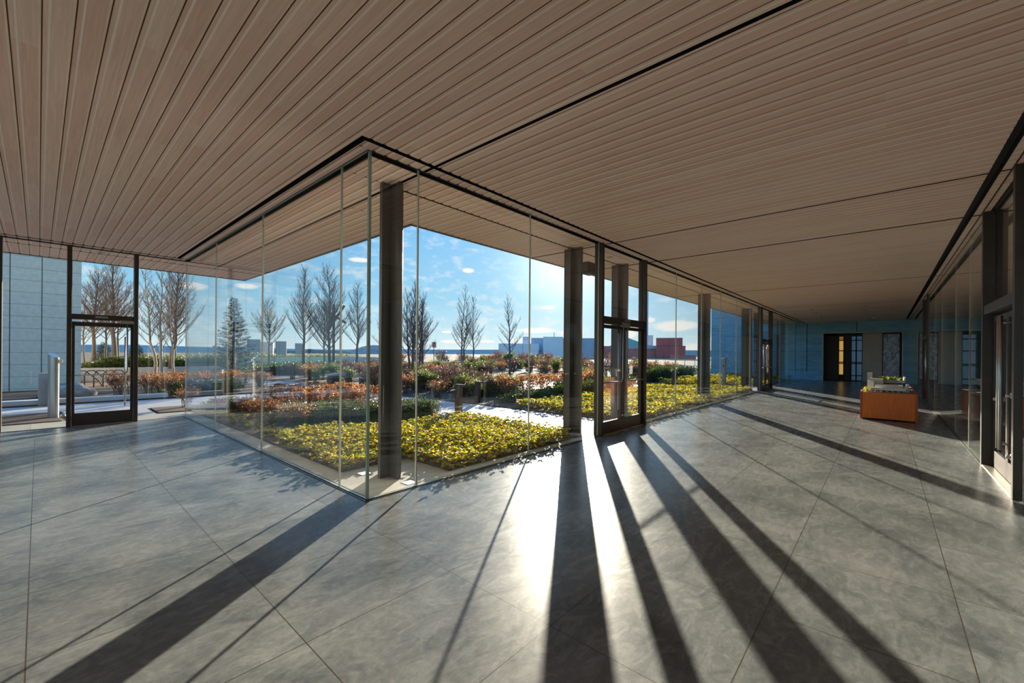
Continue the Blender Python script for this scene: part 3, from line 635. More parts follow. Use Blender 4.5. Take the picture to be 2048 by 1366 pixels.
for x, y in [(21.5, 3.46), (25.75, 3.47), (30.4, 3.5), (23.8, 2.55), (25.77, 2.56), (28.2, 2.58), (23.6, .66), (25.75, .68), (28.0, .69), (32.5, .72), (25.7, -.25), (30.2, -.2)]:
    downlight(x, y, False, 'small unlit downlight in the far ceiling', 'unlit downlights in the far ceiling')
o = thing('smoke_detector', (30.6, .45, H), 'white smoke detector on the far ceiling', 'smoke detector')
part(MB().lathe(30.6, .45, [(.02, H - .06), (.07, H - .05), (.085, H - .02), (.09, H)], 20), 'detector_body', M['white'], o)

# ------------------------------------------------------------------ display cabinet and architectural model
cb_ = thing('display_cabinet', (15.7, -.075, 0), 'low orange cherry wood cabinet standing on the bluestone floor', 'cabinet')
X0, X1, Y0, Y1, ZT = 14.0, 17.3, -.61, .46, .70
part(MB().bbox(X0 + .02, X1 - .02, Y0 + .05, Y1 - .05, .03, ZT - .03, .003), 'body', M['cherry'], cb_)
part(MB().bbox(X0, X0 + .02, Y0 + .045, Y1 - .04, .035, ZT - .012, .003), 'front_panel', M['cherry'], cb_)
part(MB().bbox(X0 - .005, X1, Y0, Y0 + .045, 0, ZT, .003), 'side_panel', M['cherryd'], cb_)
part(MB().bbox(X0 - .005, X1, Y1 - .04, Y1, .015, ZT, .003), 'side_panel', M['cherryd'], cb_)
part(MB().box(X0 + .01, X1 - .02, Y0 + .045, Y1 - .04, ZT - .03, ZT - .008), 'top', M['grey'], cb_)
part(MB().bbox(X0 + .06, X0 + .14, Y0 + .07, Y0 + .15, 0, .03, .003), 'foot', M['black'], cb_)
part(MB().bbox(X0 + .06, X0 + .14, Y1 - .15, Y1 - .07, 0, .03, .003), 'foot', M['black'], cb_)
md = thing('architectural_model', (15.0, -.08, ZT - .008), 'white architectural model with a green roof on the orange cabinet', 'model')
zb = ZT - .008
def mp_(name, x0, x1, y0, y1, z0, z1, m_='white', b=.004): return part(MB().bbox(x0, x1, y0, y1, zb + z0, zb + z1, b), name, M[m_], md)
mp_('base_board', 14.12, 17.0, -.50, .34, 0, .012, 'grey', .002)
for i in range(6): mp_('pier', 14.17, 14.21, -.36 + i * .105, -.345 + i * .105, .012, .05)
mp_('podium', 14.32, 14.7, -.37, .24, .012, .05, 'black')
o = MB(); o.prism([(14.14, -.40), (14.26, -.40), (14.26, .25), (14.14, .25)], zb + .05, zb + .115); part(o, 'front_wing', M['white'], md)
mp_('front_band', 14.134, 14.142, .10, .24, .085, .10, 'grey', .001)
for i in range(4): mp_('plinth_block', 14.13, 14.2, -.30 + i * .11, -.265 + i * .11, .012, .03, 'white')
mp_('upper_wing', 14.45, 14.9, -.35, .18, .05, .175)
mp_('left_tower', 14.6, 15.3, .20, .335, .012, .26)
mp_('left_block', 14.8, 15.5, .02, .30, .012, .30)
mp_('right_tower', 14.4, 14.75, -.47, -.41, .012, .205)
mp_('right_block', 14.3, 14.6, -.43, -.385, .012, .13)
mp_('roof_slab', 15.2, 16.4, -.40, .14, .20, .27)
mp_('roof_shadow_gap', 15.19, 16.38, -.30, .02, .24, .255, 'black')
mp_('roof_edge', 15.6, 16.6, -.44, -.40, .2, .34)
mp_('small_tower', 16.4, 16.7, .26, .38, .012, .42, 'alu')
rm = MB(); random.seed(5)
for i in range(26):
    a = random.uniform(15.3, 16.4); b = random.uniform(-.36, .14); s = random.uniform(.03, .06); rm.lathe(a, b, [(s, zb + .27), (s * .9, zb + .29 + s * .4), (s * .3, zb + .30 + s * .7)], 8)
tag(part(rm, 'green_roof', M['moss'], md, True), kind='stuff')
for i in range(7):
    y = .345 + random.uniform(-.03, .03); x = 14.2 + i * .16
    part(MB().lathe(x, y, [(.008, zb), (.035, zb + .02), (.045, zb + .05), (.02, zb + .085), (.0, zb + .09)], 8), 'model_tree', M['yellow'], md, True)

# ------------------------------------------------------------------ outside ground
g = MB(); g.prism([(-60, YD + .02), (GX + .03, YD + .02), (GX + .03, GY + .03), (XF + 30, GY + .03), (400, 60), (400, 400), (-200, 400), (-60, 200)], -.3, -.035)
tag(g.build('ground', M['ground']), 'brown planted ground of the roof garden', 'ground', kind='structure')
p = MB()
NX, NY = 3.70, 5.40
p.prism([(GX + .045, GY + .045), (J1, GY + .045), (J1, GY + .20), (NX, GY + .22), (NX, NY), (2.68, NY), (2.68, YD + .1), (GX + .045, YD + .1)], -.1, 0.0)
p.prism([(J2, GY + .045), (K1, GY + .045), (K1, GY + .22), (J2, GY + .22)], -.1, 0.0)
p.prism([(K2, GY + .045), (XF, GY + .045), (XF, GY + .22), (K2, GY + .22)], -.1, 0.0)
p.prism([(-9, YD + .045), (2.68, YD + .1), (2.68, 13.75), (-9, 13.75)], -.1, 0.0)
tag(p.build('paving', M['paving']), 'strip of grey stone paving outside the glass', 'paving', kind='structure')
p = MB()
p.prism([(7.05, GY + .2), (J1, GY + .045), (J2, GY + .045), (9.1, 5.4), (9.0, 9.6), (8.7, 14.6), (8.9, 23.5), (6.6, 27), (5.6, 26), (7.2, 21), (7.2, 18.6), (7.0, 17.8), (-9, 17.8), (-9, 15.9), (.4, 15.9), (.6, 13.75), (2.0, 13.75), (2.0, 15.2), (3.6, 15.2), (3.6, 14.7), (7.3, 14.7), (6.9, 8.0), (7.25, 7.0)], -.1, .001)
tag(p.build('path', M['path']), 'pale concrete path leading out from the courtyard door', 'path', kind='structure')
p = MB(); p.prism([(K1, GY + .045), (K2, GY + .045), (23.5, 7.0), (20.6, 10.2), (19.4, 9.1), (21.4, 6.7)], -.1, .001)
p.prism([(13.2, 11.3), (14.5, 10.8), (20.8, 13.9), (21.3, 16.4), (17.2, 14.9)], -.1, .001)
tag(p.build('path', M['path']), 'pale paths winding through the far planting beds', 'path', kind='structure')
p = MB(); p.prism([(-60, -40), (-6.02, -40), (-6.02, YD + .02), (-60, YD + .02)], -.3, -.004); tag(p.build('paving', M['path']), 'pale paving outside the glass at the far left end', 'paving', kind='structure')
p = MB(); p.prism([(-9, 13.75), (.35, 13.75), (.15, 15.75), (-9, 15.75)], -.1, .02); tag(p.build('mulch_bed', M['soil']), 'brown mulch bed outside left of the single door', 'mulch', kind='stuff')
p = MB(); p.prism([(2.05, 13.85), (3.4, 13.6), (3.5, 15.1), (2.05, 15.12)], -.1, .02); tag(p.build('mulch_bed', M['soil']), 'square mulch bed outside right of the single door', 'mulch', kind='stuff')
p = MB(); p.prism([(-9, 18.0), (5.5, 18.0), (7.0, 19.0), (7.0, 22), (3.5, 29.6), (1.2, 29.6), (1.2, 24.4), (-9, 24.4)], -.1, .03); tag(p.build('mulch_bed', M['soil']), 'long mulch bed behind the pale path', 'mulch', kind='stuff')
p = MB(); p.prism([(2.70, 5.42), (3.72, 5.42), (3.72, 4.42), (6.7, 4.42), (7.2, 6.9), (6.85, 8.1), (7.25, 14.6), (2.70, 14.6)], -.1, .02); tag(p.build('mulch_bed', M['soil']), 'dark soil of the planting bed behind the glass corner', 'soil', kind='stuff')
p = MB(); p.prism([(9.2, 4.42), (21.3, 4.42), (21.2, 6.6), (19.2, 9.0), (20.0, 10.8), (9.1, 10.8)], -.1, .02); tag(p.build('mulch_bed', M['soil']), 'dark soil of the planting bed right of the double door', 'soil', kind='stuff')
# rain chain of details: curb, retaining walls, lawn
p = MB(); p.bbox(-3, 2.9, 18.0, 18.35, 0, .16, .01); tag(p.build('curb', M['concw']), 'pale concrete kerb behind the path by the boulder', 'curb', kind='structure')
p = MB(); p.bbox(-6, 8.2, 29.9, 30.2, -.1, .68, .01); tag(p.build('wall_garden', M['conc']), 'grey concrete retaining wall under the dark hedge', 'retaining wall', kind='structure')
p = MB(); p.box(-8, 8.2, 30.2, 60, -.1, .55); tag(p.build('terrace', M['ground']), 'raised terrace soil above the retaining wall', 'terrace', kind='structure')
p = MB(); p.bbox(11.0, 30, 54, 54.4, -.1, .95, .01); p.bbox(30.0, 30.4, 46, 54.4, -.1, .95, .01); tag(p.build('wall_terrace', M['concw']), 'long low pale garden wall beyond the lawn', 'garden wall', kind='structure')
p = MB(); p.bbox(21.0, 27.5, 30.5, 30.9, -.1, .78, .01); tag(p.build('wall_seat', M['concw']), 'short pale wall end among the far shrubs', 'garden wall', kind='structure')
p = MB(); p.prism([(8.4, 33), (24, 33), (26, 53.5), (10.5, 53.5)], -.1, .06); tag(p.build('lawn', M['lawn']), 'strip of bright green lawn beyond the shrubs', 'lawn', kind='stuff')
# in-ground lights beside the corner column
for (x, y, l) in ((3.03, 4.36, 'glowing square ground light right of the corner column'), (2.86, 5.12, 'glowing square ground light left of the corner column')):
    t = thing('ground_light', (x, y, 0), l, 'light', 'square ground lights by the corner column')
    part(MB().box(x - .075, x + .075, y - .075, y + .075, -.02, .004), 'frame', M['alu'], t); part(MB().box(x - .062, x + .062, y - .062, y + .062, .003, .007), 'lens', M['inlight'], t)
# pedestals, box, bollards, bin
def pedestal(x, y, h, label, rz):
    t = thing('intercom_pedestal', (x, y, 0), label, 'pedestal', None)
    mb = MB(); n = 28; a, b = .08, .125; vs = []; fs = []
    for z in (0, 1):
        for j in range(n):
            an = 2 * math.pi * j / n; px, py = a * math.cos(an), b * math.sin(an); X_ = px * math.cos(rz) - py * math.sin(rz); Y_ = px * math.sin(rz) + py * math.cos(rz)
            k = (X_ * math.sin(YAW) - Y_ * math.cos(YAW)); vs.append((x + X_, y + Y_, 0 if z == 0 else h - k * .45))
    for j in range(n): fs.append((j, (j + 1) % n, n + (j + 1) % n, n + j))
    fs.append(tuple(range(n - 1, -1, -1))); fs.append(tuple(range(n, 2 * n)))
    part(mb.add(vs, fs), 'post', M['steel'], t, False)
    part(MB().bbox(x + .07, x + .14, y - .13, y - .05, h - .18, h - .10, .004), 'button_box', M['white'], t)
    part(MB().lathe(x + .16, y - .12, [(.05, 0), (.05, .05), (.03, .08), (0, .09)], 12), 'floodlight', M['steel'], t, True)
pedestal(.24, 14.6, 1.47, 'brushed steel pedestal with a slanted top left of the single door', .5)
t = thing('intercom_pedestal', (23.95, 6.31, 0), 'pale steel pedestal in yellow groundcover near the slate wall', 'pedestal')
part(MB().bbox(23.83, 24.07, 6.22, 6.40, 0, 1.36, .02), 'post', M['conc'], t); part(MB().bbox(23.81, 24.12, 6.2, 6.42, 1.36, 1.45, .02), 'cap', M['steel'], t); part(MB().bbox(23.82, 23.832, 6.28, 6.34, .98, 1.08, .002), 'label_plate', M['bronze'], t)
t = thing('utility_box', (-.05, 18.0, 0), 'grey utility box standing behind the steel pedestal', 'box')
part(MB().bbox(0.0, .30, 17.85, 18.0, 0, .93, .008), 'panel', M['conc'], t); part(MB().bbox(.20, .34, 17.55, 17.85, 0, .80, .008), 'cabinet', M['bronze'], t)
def bollard(x, y, h, label, cap=True):
    t = thing('light_bollard', (x, y, 0), label, 'bollard', 'dark light bollards along the garden paths')
    part(MB().bbox(x - .055, x + .055, y - .09, y + .09, 0, h - .04, .006), 'post', M['bronze'], t)
    part(MB().bbox(x - .055, x + .055, y - .20, y + .09, h - .04, h, .006), 'head', M['bronze'], t)
    part(MB().box(x - .04, x + .04, y - .19, y - .10, h - .046, h - .04), 'lens', M['alu'], t)
for x, y, h, l in ((6.97, 7.95, .82, 'dark light bollard standing at the back of the nearest yellow bed'), (7.3, 13.3, .72, 'dark light bollard just right of the litter bin'), (9.3, 9.7, .70, 'dark light bollard under the green hedge across the path'),
                   (14.0, 16.7, .72, 'dark light bollard among brown shrubs behind the tall path bollard'), (22.0, 8.2, .80, 'dark light bollard behind the far yellow bed'), (21.7, 17.7, .75, 'dark light bollard by the far bare tree'), (26.4, 26.9, .8, 'small dark light bollard far among red shrubs'), (27.5, 33, .9, 'small dark light bollard beside the short pale wall')):
    bollard(x, y, h, l)
t = thing('litter_bin', (7.05, 14.7, 0), 'dark metal litter bin with a sloping lid beside the path', 'bin')
part(MB().bbox(6.83, 7.27, 14.5, 14.9, 0, .62, .01), 'body', M['bronze'], t); part(MB().bbox(6.88, 7.22, 14.53, 14.87, .62, .78, .005), 'neck', M['recess'], t)
mb = MB(); mb.add([(6.78, 14.45, .76), (7.32, 14.45, .76), (7.32, 14.95, .76), (6.78, 14.95, .76), (6.78, 14.45, .80), (7.32, 14.45, .86), (7.32, 14.95, .86), (6.78, 14.95, .80)], [(0, 3, 2, 1), (4, 5, 6, 7), (0, 1, 5, 4), (1, 2, 6, 5), (2, 3, 7, 6), (3, 0, 4, 7)])
part(mb, 'lid', M['alu'], t)
# boulder
def boulder(x, y, sx, sy, sz, seed, label):
    rnd = np.random.RandomState(seed); n, m = 26, 16; vs = []; fs = []
    ph = rnd.rand(6) * 6.28
    for i in range(m + 1):
        th = math.pi * i / m
        for j in range(n):
            a = 2 * math.pi * j / n
            r = 1 + .13 * math.sin(2 * a + ph[0]) + .10 * math.sin(3 * a + 2 * th + ph[1]) + .07 * math.sin(5 * a - 3 * th + ph[2]) + .05 * math.sin(7 * th + ph[3]) + rnd.uniform(-.025, .025)
            z = math.cos(th); z = math.copysign(abs(z) ** .7, z)
            vs.append((x + sx * r * math.sin(th) * math.cos(a), y + sy * r * math.sin(th) * math.sin(a), sz * r * z * .9 + sz * .35))
    for i in range(m):
        for j in range(n): fs.append((i * n + j, (i + 1) * n + j, (i + 1) * n + (j + 1) % n, i * n + (j + 1) % n))
    o = MB().add(vs, fs).build('boulder', M['boulder'], None, True); return tag(o, label, 'boulder')
boulder(.62, 20.6, .66, .5, .36, 3, 'large grey boulder on mulch beyond the single door')
boulder(-2.6, 21.5, 1.5, .5, .2, 8, 'flat grey stone slab at the foot of the granite building')
# granite building on the left
w = MB(); w.box(-40, 1.15, 24.5, 40, -.2, 5.25)
tag(w.build('granite_building', M['stone']), 'pale granite clad building behind the single door', 'building')
mb = MB(); mb.tube([(.9, 24.9, 5.25), (.9, 24.9, 5.5), (1.0, 24.9, 5.5)], .03, 8); mb.box(.6, .85, 24.6, 24.9, 5.25, 5.36); o = mb.build('roof_vent', M['alu']); o.parent = D.objects['granite_building']
# curved bike rack
t = thing('bike_rack', (1.9, 25.2, 0), 'dark hoop bike rack between the boulder and the retaining wall', 'bike rack')
for i in range(5):
    x = 1.0 + i * .28; part(MB().tube([(x, 25, 0), (x, 25, .55), (x + .1, 25, .72), (x + .3, 25.1, .72), (x + .75, 25.3, .25), (x + .85, 25.35, 0)], .022, 8), 'hoop', M['bronze'], t, True)

# ------------------------------------------------------------------ plants
rng = np.random.RandomState(11)
def leaf_cloud(pts, dirs, length, width, rnd, mat, name, bend=.25, parent=None, extra=None):
    """one 4-vertex leaf per point: pts (n,3), dirs (n,3) unit"""
    n = len(pts); L = length * rnd.uniform(.7, 1.25, (n, 1)); Wd = width * rnd.uniform(.7, 1.25, (n, 1))
    up_ = np.tile(np.array([[0, 0, 1.]]), (n, 1)) + rnd.normal(0, .35, (n, 3))
    side = np.cross(dirs, up_); side /= (np.linalg.norm(side, axis=1, keepdims=True) + 1e-9)
    nrm = np.cross(side, dirs)
    v = np.empty((n, 4, 3)); v[:, 0] = pts; v[:, 1] = pts + dirs * L * .5 + side * Wd * .5 + nrm * L * bend * .3
    v[:, 2] = pts + dirs * L; v[:, 3] = pts + dirs * L * .5 - side * Wd * .5 + nrm * L * bend * .3
    f = np.arange(n * 4).reshape(n, 4)
    return v.reshape(-1, 3), f
def unit(v): return v / (np.linalg.norm(v, axis=1, keepdims=True) + 1e-9)
def in_poly(px, py, poly):
    c = np.zeros(len(px), bool); j = len(poly) - 1
    for i in range(len(poly)):
        xi, yi = poly[i]; xj, yj = poly[j]
        c ^= ((yi > py) != (yj > py)) & (px < (xj - xi) * (py - yi) / (yj - yi + 1e-12) + xi); j = i
    return c
def scatter(poly, dens):
    xs = [p[0] for p in poly]; ys = [p[1] for p in poly]; A = (max(xs) - min(xs)) * (max(ys) - min(ys)); n = int(A * dens)
    x = rng.uniform(min(xs), max(xs), n); y = rng.uniform(min(ys), max(ys), n); k = in_poly(x, y, poly); return x[k], y[k]
def groundcover(name, poly, dens, nl, ll, h, label, mat='leafY', edge=.25):
    x, y = scatter(poly, dens)
    k = np.ones(len(x), bool)
    for cx_ in (9.31, 15.66, 21.79, 24.2, 30.4): k &= (np.abs(x - cx_) > .27) | (np.abs(y - 4.79) > .32)
    x, y = x[k], y[k]
    # keep the plants a little inside, thin them near the edge
    hum = .5 + .5 * np.sin(x * 2.1 + 1) * np.cos(y * 1.7) + rng.normal(0, .25, len(x))
    z = h * (.45 + .55 * np.clip(hum, 0, 1.2)) * (1 - .85 * rng.uniform(0, 1, len(x)) ** 1.8)
    P = np.stack([x, y, z], 1); P = np.repeat(P, nl, 0)
    a = rng.uniform(0, 2 * np.pi, len(P)); e = rng.uniform(-.25, .75, len(P))
    d = np.stack([np.cos(a) * np.cos(e), np.sin(a) * np.cos(e), np.sin(e)], 1)
    v, f = leaf_cloud(P, d, ll, ll * .68, rng, None, name)
    V, F = v, f
    o = fast_mesh(name, V, F, M[mat]); return tag(o, label, 'groundcover', kind='stuff')
groundcover('groundcover', [(2.63, 5.38), (3.67, 5.37), (3.67, 4.35), (6.6, 4.35), (6.95, 5.9), (6.6, 7.3), (5.7, 7.5), (4.6, 7.9), (3.4, 8.2), (2.65, 7.7)], 560, 8, .055, .23, 'golden green leafy groundcover behind the glass corner')
groundcover('groundcover', [(2.74, 7.6), (3.5, 8.0), (3.3, 10.5), (2.9, 12.3), (2.74, 12.3)], 110, 7, .06, .2, 'sparser green groundcover along the left glass')
groundcover('groundcover', [(9.3, 4.36), (21.2, 4.36), (21.0, 6.4), (19.2, 8.3), (9.4, 8.2)], 210, 7, .08, .24, 'golden groundcover bed right of the courtyard double door')
groundcover('groundcover', [(23.9, 4.6), (33.5, 4.6), (33.5, 8.8), (22.3, 9.3), (23.8, 7.2)], 60, 7, .11, .3, 'golden groundcover in front of the far slate wall')

def clump_mesh(name, w, d, h, n, ll, mat, seed, upw=.2, core=True, par=None):
    """rounded mass of leaves w x d x h sitting on the ground, origin at the base"""
    rnd = np.random.RandomState(seed)
    th = np.arccos(rnd.uniform(0, 1, n)); a = rnd.uniform(0, 2 * np.pi, n); r = rnd.uniform(.72, 1.03, n) * (1 + .12 * np.sin(a * 3 + th * 4) + .08 * np.sin(a * 7))
    ce = 2.6
    sx = np.sign(np.cos(a)) * np.abs(np.cos(a)) ** (2 / ce); sy = np.sign(np.sin(a)) * np.abs(np.sin(a)) ** (2 / ce)
    P = np.stack([w / 2 * r * np.sin(th) ** .6 * sx, d / 2 * r * np.sin(th) ** .6 * sy, h * r * np.cos(th) ** .6], 1)
    dirs = unit(np.stack([P[:, 0] / w, P[:, 1] / d, P[:, 2] / h * .7 + upw], 1) + rnd.normal(0, .35, (n, 3)))
    v, f = leaf_cloud(P, dirs, ll, ll * .5, rnd, None, name)
    return v, f
def hedge(x, y, w, d, h, label, mat='leafG', n=5000, ll=.05, rz=0, seed=1, group='clipped evergreen hedges'):
    t = thing('hedge', (x, y, 0), label, 'hedge', group, rz=rz)
    v, f = clump_mesh('foliage', w, d, h, n, ll, mat, seed)
    fo = fast_mesh('foliage', v, f, M[mat]); fo.parent = t
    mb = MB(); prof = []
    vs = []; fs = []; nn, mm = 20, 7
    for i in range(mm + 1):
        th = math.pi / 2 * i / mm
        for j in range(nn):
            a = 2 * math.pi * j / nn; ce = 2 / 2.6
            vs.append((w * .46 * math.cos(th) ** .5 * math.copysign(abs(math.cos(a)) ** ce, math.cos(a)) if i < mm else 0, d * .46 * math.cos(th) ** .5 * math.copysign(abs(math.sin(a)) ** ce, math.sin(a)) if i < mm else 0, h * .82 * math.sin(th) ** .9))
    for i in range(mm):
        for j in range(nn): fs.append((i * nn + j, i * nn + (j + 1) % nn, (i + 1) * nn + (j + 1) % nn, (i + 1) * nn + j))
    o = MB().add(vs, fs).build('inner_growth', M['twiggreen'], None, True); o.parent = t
    return t
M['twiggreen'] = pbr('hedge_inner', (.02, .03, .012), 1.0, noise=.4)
hedge(5.7, 8.75, 2.3, 1.1, .42, 'low dark green yew hedge right of the corner column', n=9000, seed=1, rz=-.1)
hedge(4.1, 9.4, 1.9, 1.3, .45, 'low dark green yew hedge left of the corner column', n=8000, seed=2, rz=.1)
hedge(3.9, 13.2, 2.2, .9, .30, 'low dark hedge near the end of the left glass wall', n=5000, seed=3)
hedge(11.3, 9.0, 2.8, 1.1, .30, 'grey green spreading hedge across the path', 'leafG', n=7000, ll=.07, seed=4)
hedge(11.6, 11.2, 2.4, 1.5, .42, 'dark green spreading hedge behind the grey green one', 'leafG', n=6000, ll=.07, seed=5)
hedge(13.8, 8.9, 3.6, 1.0, .48, 'dark green hedge at the back of the middle yellow bed', 'leafG', n=7000, ll=.08, seed=6)
hedge(17.6, 9.4, 3.6, 1.1, .50, 'dark green hedge behind the yellow bed left of the slate wall', 'leafG', n=6000, ll=.09, seed=7)
hedge(27.6, 10.6, 8.5, 1.4, .75, 'long dark green hedge in front of the slate wall', 'leafG', n=9000, ll=.12, seed=8)
hedge(4.2, 18.9, 2.4, .9, .5, 'dark green hedge in front of the brown hydrangeas outside the end glass', n=6000, ll=.06, seed=9)
hedge(4.9, 31.4, 6.4, 1.5, 1.12, 'long dark hedge on top of the grey retaining wall', n=22000, ll=.13, seed=10)
hedge(16, 32.2, 15, 1.4, .75, 'long clipped hedge along the front edge of the lawn', n=14000, ll=.11, seed=11)
hedge(20, 55.5, 24, 1.6, 1.25, 'thin green hedge on top of the long pale garden wall', 'leafO', n=14000, ll=.14, seed=12)

# shrub kinds: prototypes, copied with shared meshes
def stem_shrub(seed, h, spread, nst, ntw, leafmat, ll, nleaf, stem='twig', r=.006):
    rnd = np.random.RandomState(seed); random.seed(seed); mb = MB(); pts = []
    for i in range(nst):
        a = rnd.uniform(0, 6.283); b0 = Vector((rnd.normal(0, .06), rnd.normal(0, .06), 0)); e = Vector((math.cos(a) * spread * rnd.uniform(.2, 1), math.sin(a) * spread * rnd.uniform(.2, 1), h * rnd.uniform(.65, 1)))
        mid = b0.lerp(e, .5) + Vector((0, 0, h * .12)); mb.tube([b0, mid, e], [r * 1.3, r, r * .5], 3, caps=False)
        for k in range(ntw):
            t_ = rnd.uniform(.35, .95); p0 = b0.lerp(mid, t_ * 2) if t_ < .5 else mid.lerp(e, t_ * 2 - 1)
            p1 = p0 + Vector((rnd.normal(0, .5), rnd.normal(0, .5), rnd.uniform(.3, 1))).normalized() * h * rnd.uniform(.15, .35); mb.tube([p0, p1], [r * .6, r * .3], 3, caps=False); pts.append(p1); pts.append(p0.lerp(p1, .5))
        pts.append(e)
    P = np.array([tuple(p) for p in pts]); idx = rnd.randint(0, len(P), nleaf); P = P[idx] + rnd.normal(0, .03, (nleaf, 3)); P[:, 2] = np.maximum(P[:, 2], .02)
    d = unit(rnd.normal(0, 1, (nleaf, 3)) + np.array([[0, 0, .3]])); v, f = leaf_cloud(P, d, ll, ll * .55, rnd, None, '')
    return mb, v, f
def shrub_proto(name, seed, h, spread, nst, ntw, mat, ll, nleaf, stem='twig', r=.006):
    mb, v, f = stem_shrub(seed, h, spread, nst, ntw, mat, ll, nleaf, stem, r)
    t = thing(name, (0, 0, 0), '', 'shrub')
    s = mb.build('stems', M[stem]); s.parent = t; l = fast_mesh('foliage', v, f, M[mat]); l.parent = t; return t
protos = {
    'red': [shrub_proto('twiggy_shrub', 21 + i, .85, .5, 34, 6, 'leafR', .05, 500, 'twig', .007) for i in range(2)],
    'brown': [shrub_proto('brown_shrub', 31 + i, .65, .45, 26, 5, 'leafB', .06, 700) for i in range(2)],
    'olive': [shrub_proto('evergreen_shrub', 41 + i, .7, .42, 22, 5, 'leafO', .08, 1100) for i in range(2)],
}
used = set()
def put(kind, x, y, s, label, group, z=0.0):
    pr = protos[kind][rng.randint(len(protos[kind]))]
    o = pr if pr.name not in used else copy_tree(pr)
    used.add(pr.name); o.location = (x, y, z); o.scale = (s, s, s * rng.uniform(.85, 1.15)); o.rotation_euler = (0, 0, rng.uniform(0, 6.28)); tag(o, label, 'shrub', group); return o
KL = {'red': 'bare dark red twiggy shrub in the far planting', 'brown': 'dry russet leaved shrub in the planting beds', 'olive': 'olive green leafy shrub in the planting beds'}
KG = {'red': 'dark red twiggy shrubs', 'brown': 'dry russet shrubs', 'olive': 'olive green shrubs'}
paths_ = [[(12.9, 11.4), (14.5, 10.5), (21.1, 13.7), (21.6, 16.8), (17.0, 15.2)], [(7, 4), (9.2, 4), (9.2, 24), (6.2, 27.5), (5.2, 26), (7, 18)], [(K1 - .3, 4.2), (K2 + .3, 4.2), (23.8, 7.2), (20.6, 10.6), (19, 9.1)]]
def spread(poly, n, kinds, weights, smin, smax):
    got = 0; tries = 0; xs = [p[0] for p in poly]; ys = [p[1] for p in poly]
    while got < n and tries < n * 20:
        tries += 1; x = rng.uniform(min(xs), max(xs)); y = rng.uniform(min(ys), max(ys)); ax_, ay_ = np.array([x]), np.array([y])
        if not in_poly(ax_, ay_, poly)[0] or any(in_poly(ax_, ay_, q)[0] for q in paths_): continue
        k = kinds[rng.choice(len(kinds), p=weights)]; put(k, x, y, rng.uniform(smin, smax), KL[k], KG[k]); got += 1
spread([(11.4, 10.4), (20, 10.6), (21, 13), (14, 10.8), (12.6, 11.6), (15, 17), (10.2, 19)], 34, ['brown', 'olive', 'red'], [.4, .35, .25], .8, 1.15)
spread([(9.3, 10.4), (12.9, 11.0), (15, 17), (9.3, 22)], 55, ['brown', 'olive', 'red'], [.4, .35, .25], .75, 1.05)
spread([(11, 10.6), (19, 10.6), (20.5, 13), (14.8, 10.9)], 18, ['brown', 'olive'], [.6, .4], .7, .95)
spread([(9.4, 15), (22, 18), (26, 30), (9.4, 30)], 70, ['brown', 'olive', 'red'], [.3, .35, .35], 1.0, 1.3)
spread([(20.5, 10.8), (33, 12), (48, 34), (27, 34), (22.5, 16)], 90, ['red', 'brown', 'olive'], [.5, .3, .2], 1.1, 1.5)
spread([(33, 20), (70, 30), (75, 55), (34, 60), (30, 34)], 55, ['red', 'brown', 'olive'], [.45, .25, .3], 1.5, 2.1)
spread([(24, 11.5), (33, 11.5), (33, 14), (24, 14)], 12, ['brown', 'olive'], [.5, .5], 1.2, 1.5)

# dried hydrangeas: stems plus separate round flower heads
def head_mesh(seed, r=.075):
    rnd = np.random.RandomState(seed); n = 90; P = unit(rnd.normal(0, 1, (n, 3))); P[:, 2] = np.where(P[:, 2] < -.5, -P[:, 2], P[:, 2]); dirs = unit(P + rnd.normal(0, .6, (n, 3))); pts = P * np.array([[r, r, r * .75]])
    return leaf_cloud(pts, dirs, .035, .03, rnd, None, '')
hv, hf = head_mesh(3); head0 = fast_mesh('flower_head', hv, hf, M['head']); head_me = head0.data; D.objects.remove(head0)
def hydrangea_stems(seed, h):
    rnd = np.random.RandomState(seed); mb = MB(); tips = []
    for i in range(14):
        a = rnd.uniform(0, 6.283); q = rnd.uniform(.1, .42); e = Vector((math.cos(a) * q, math.sin(a) * q, h * rnd.uniform(.7, 1))); mb.tube([(0, 0, 0), e * .5 + Vector((0, 0, .06)), e], [.007, .006, .004], 4, caps=False); tips.append(e)
    n = 260; idx = rnd.randint(0, 14, n); P = np.array([tuple(tips[i] * rnd.uniform(.3, .95)) for i in idx]) + rnd.normal(0, .05, (n, 3)); P[:, 2] = np.maximum(P[:, 2], .03)
    v, f = leaf_cloud(P, unit(rnd.normal(0, 1, (n, 3))), .07, .04, rnd, None, ''); return mb, v, f, tips
hp = []
for k in range(3):
    mb, v, f, tips = hydrangea_stems(60 + k, .62); s = mb.build('stems', M['twig']); l = fast_mesh('dry_leaves', v, f, M['leafB']); hp.append((s.data, l.data, tips)); D.objects.remove(s); D.objects.remove(l)
def hydrangea(x, y, s, label, group):
    me1, me2, tips = hp[rng.randint(3)]; t = thing('hydrangea', (x, y, 0), label, 'shrub', group, rz=rng.uniform(0, 6.28)); t.scale = (s, s, s)
    for nm, me in (('stems', me1), ('dry_leaves', me2)): o = D.objects.new(nm, me); COL.objects.link(o); o.parent = t
    for p in tips: o = D.objects.new('flower_head', head_me); COL.objects.link(o); o.parent = t; o.location = p; o.rotation_euler = (0, 0, rng.uniform(0, 6)); q = rng.uniform(.8, 1.2); o.scale = (q, q, q)
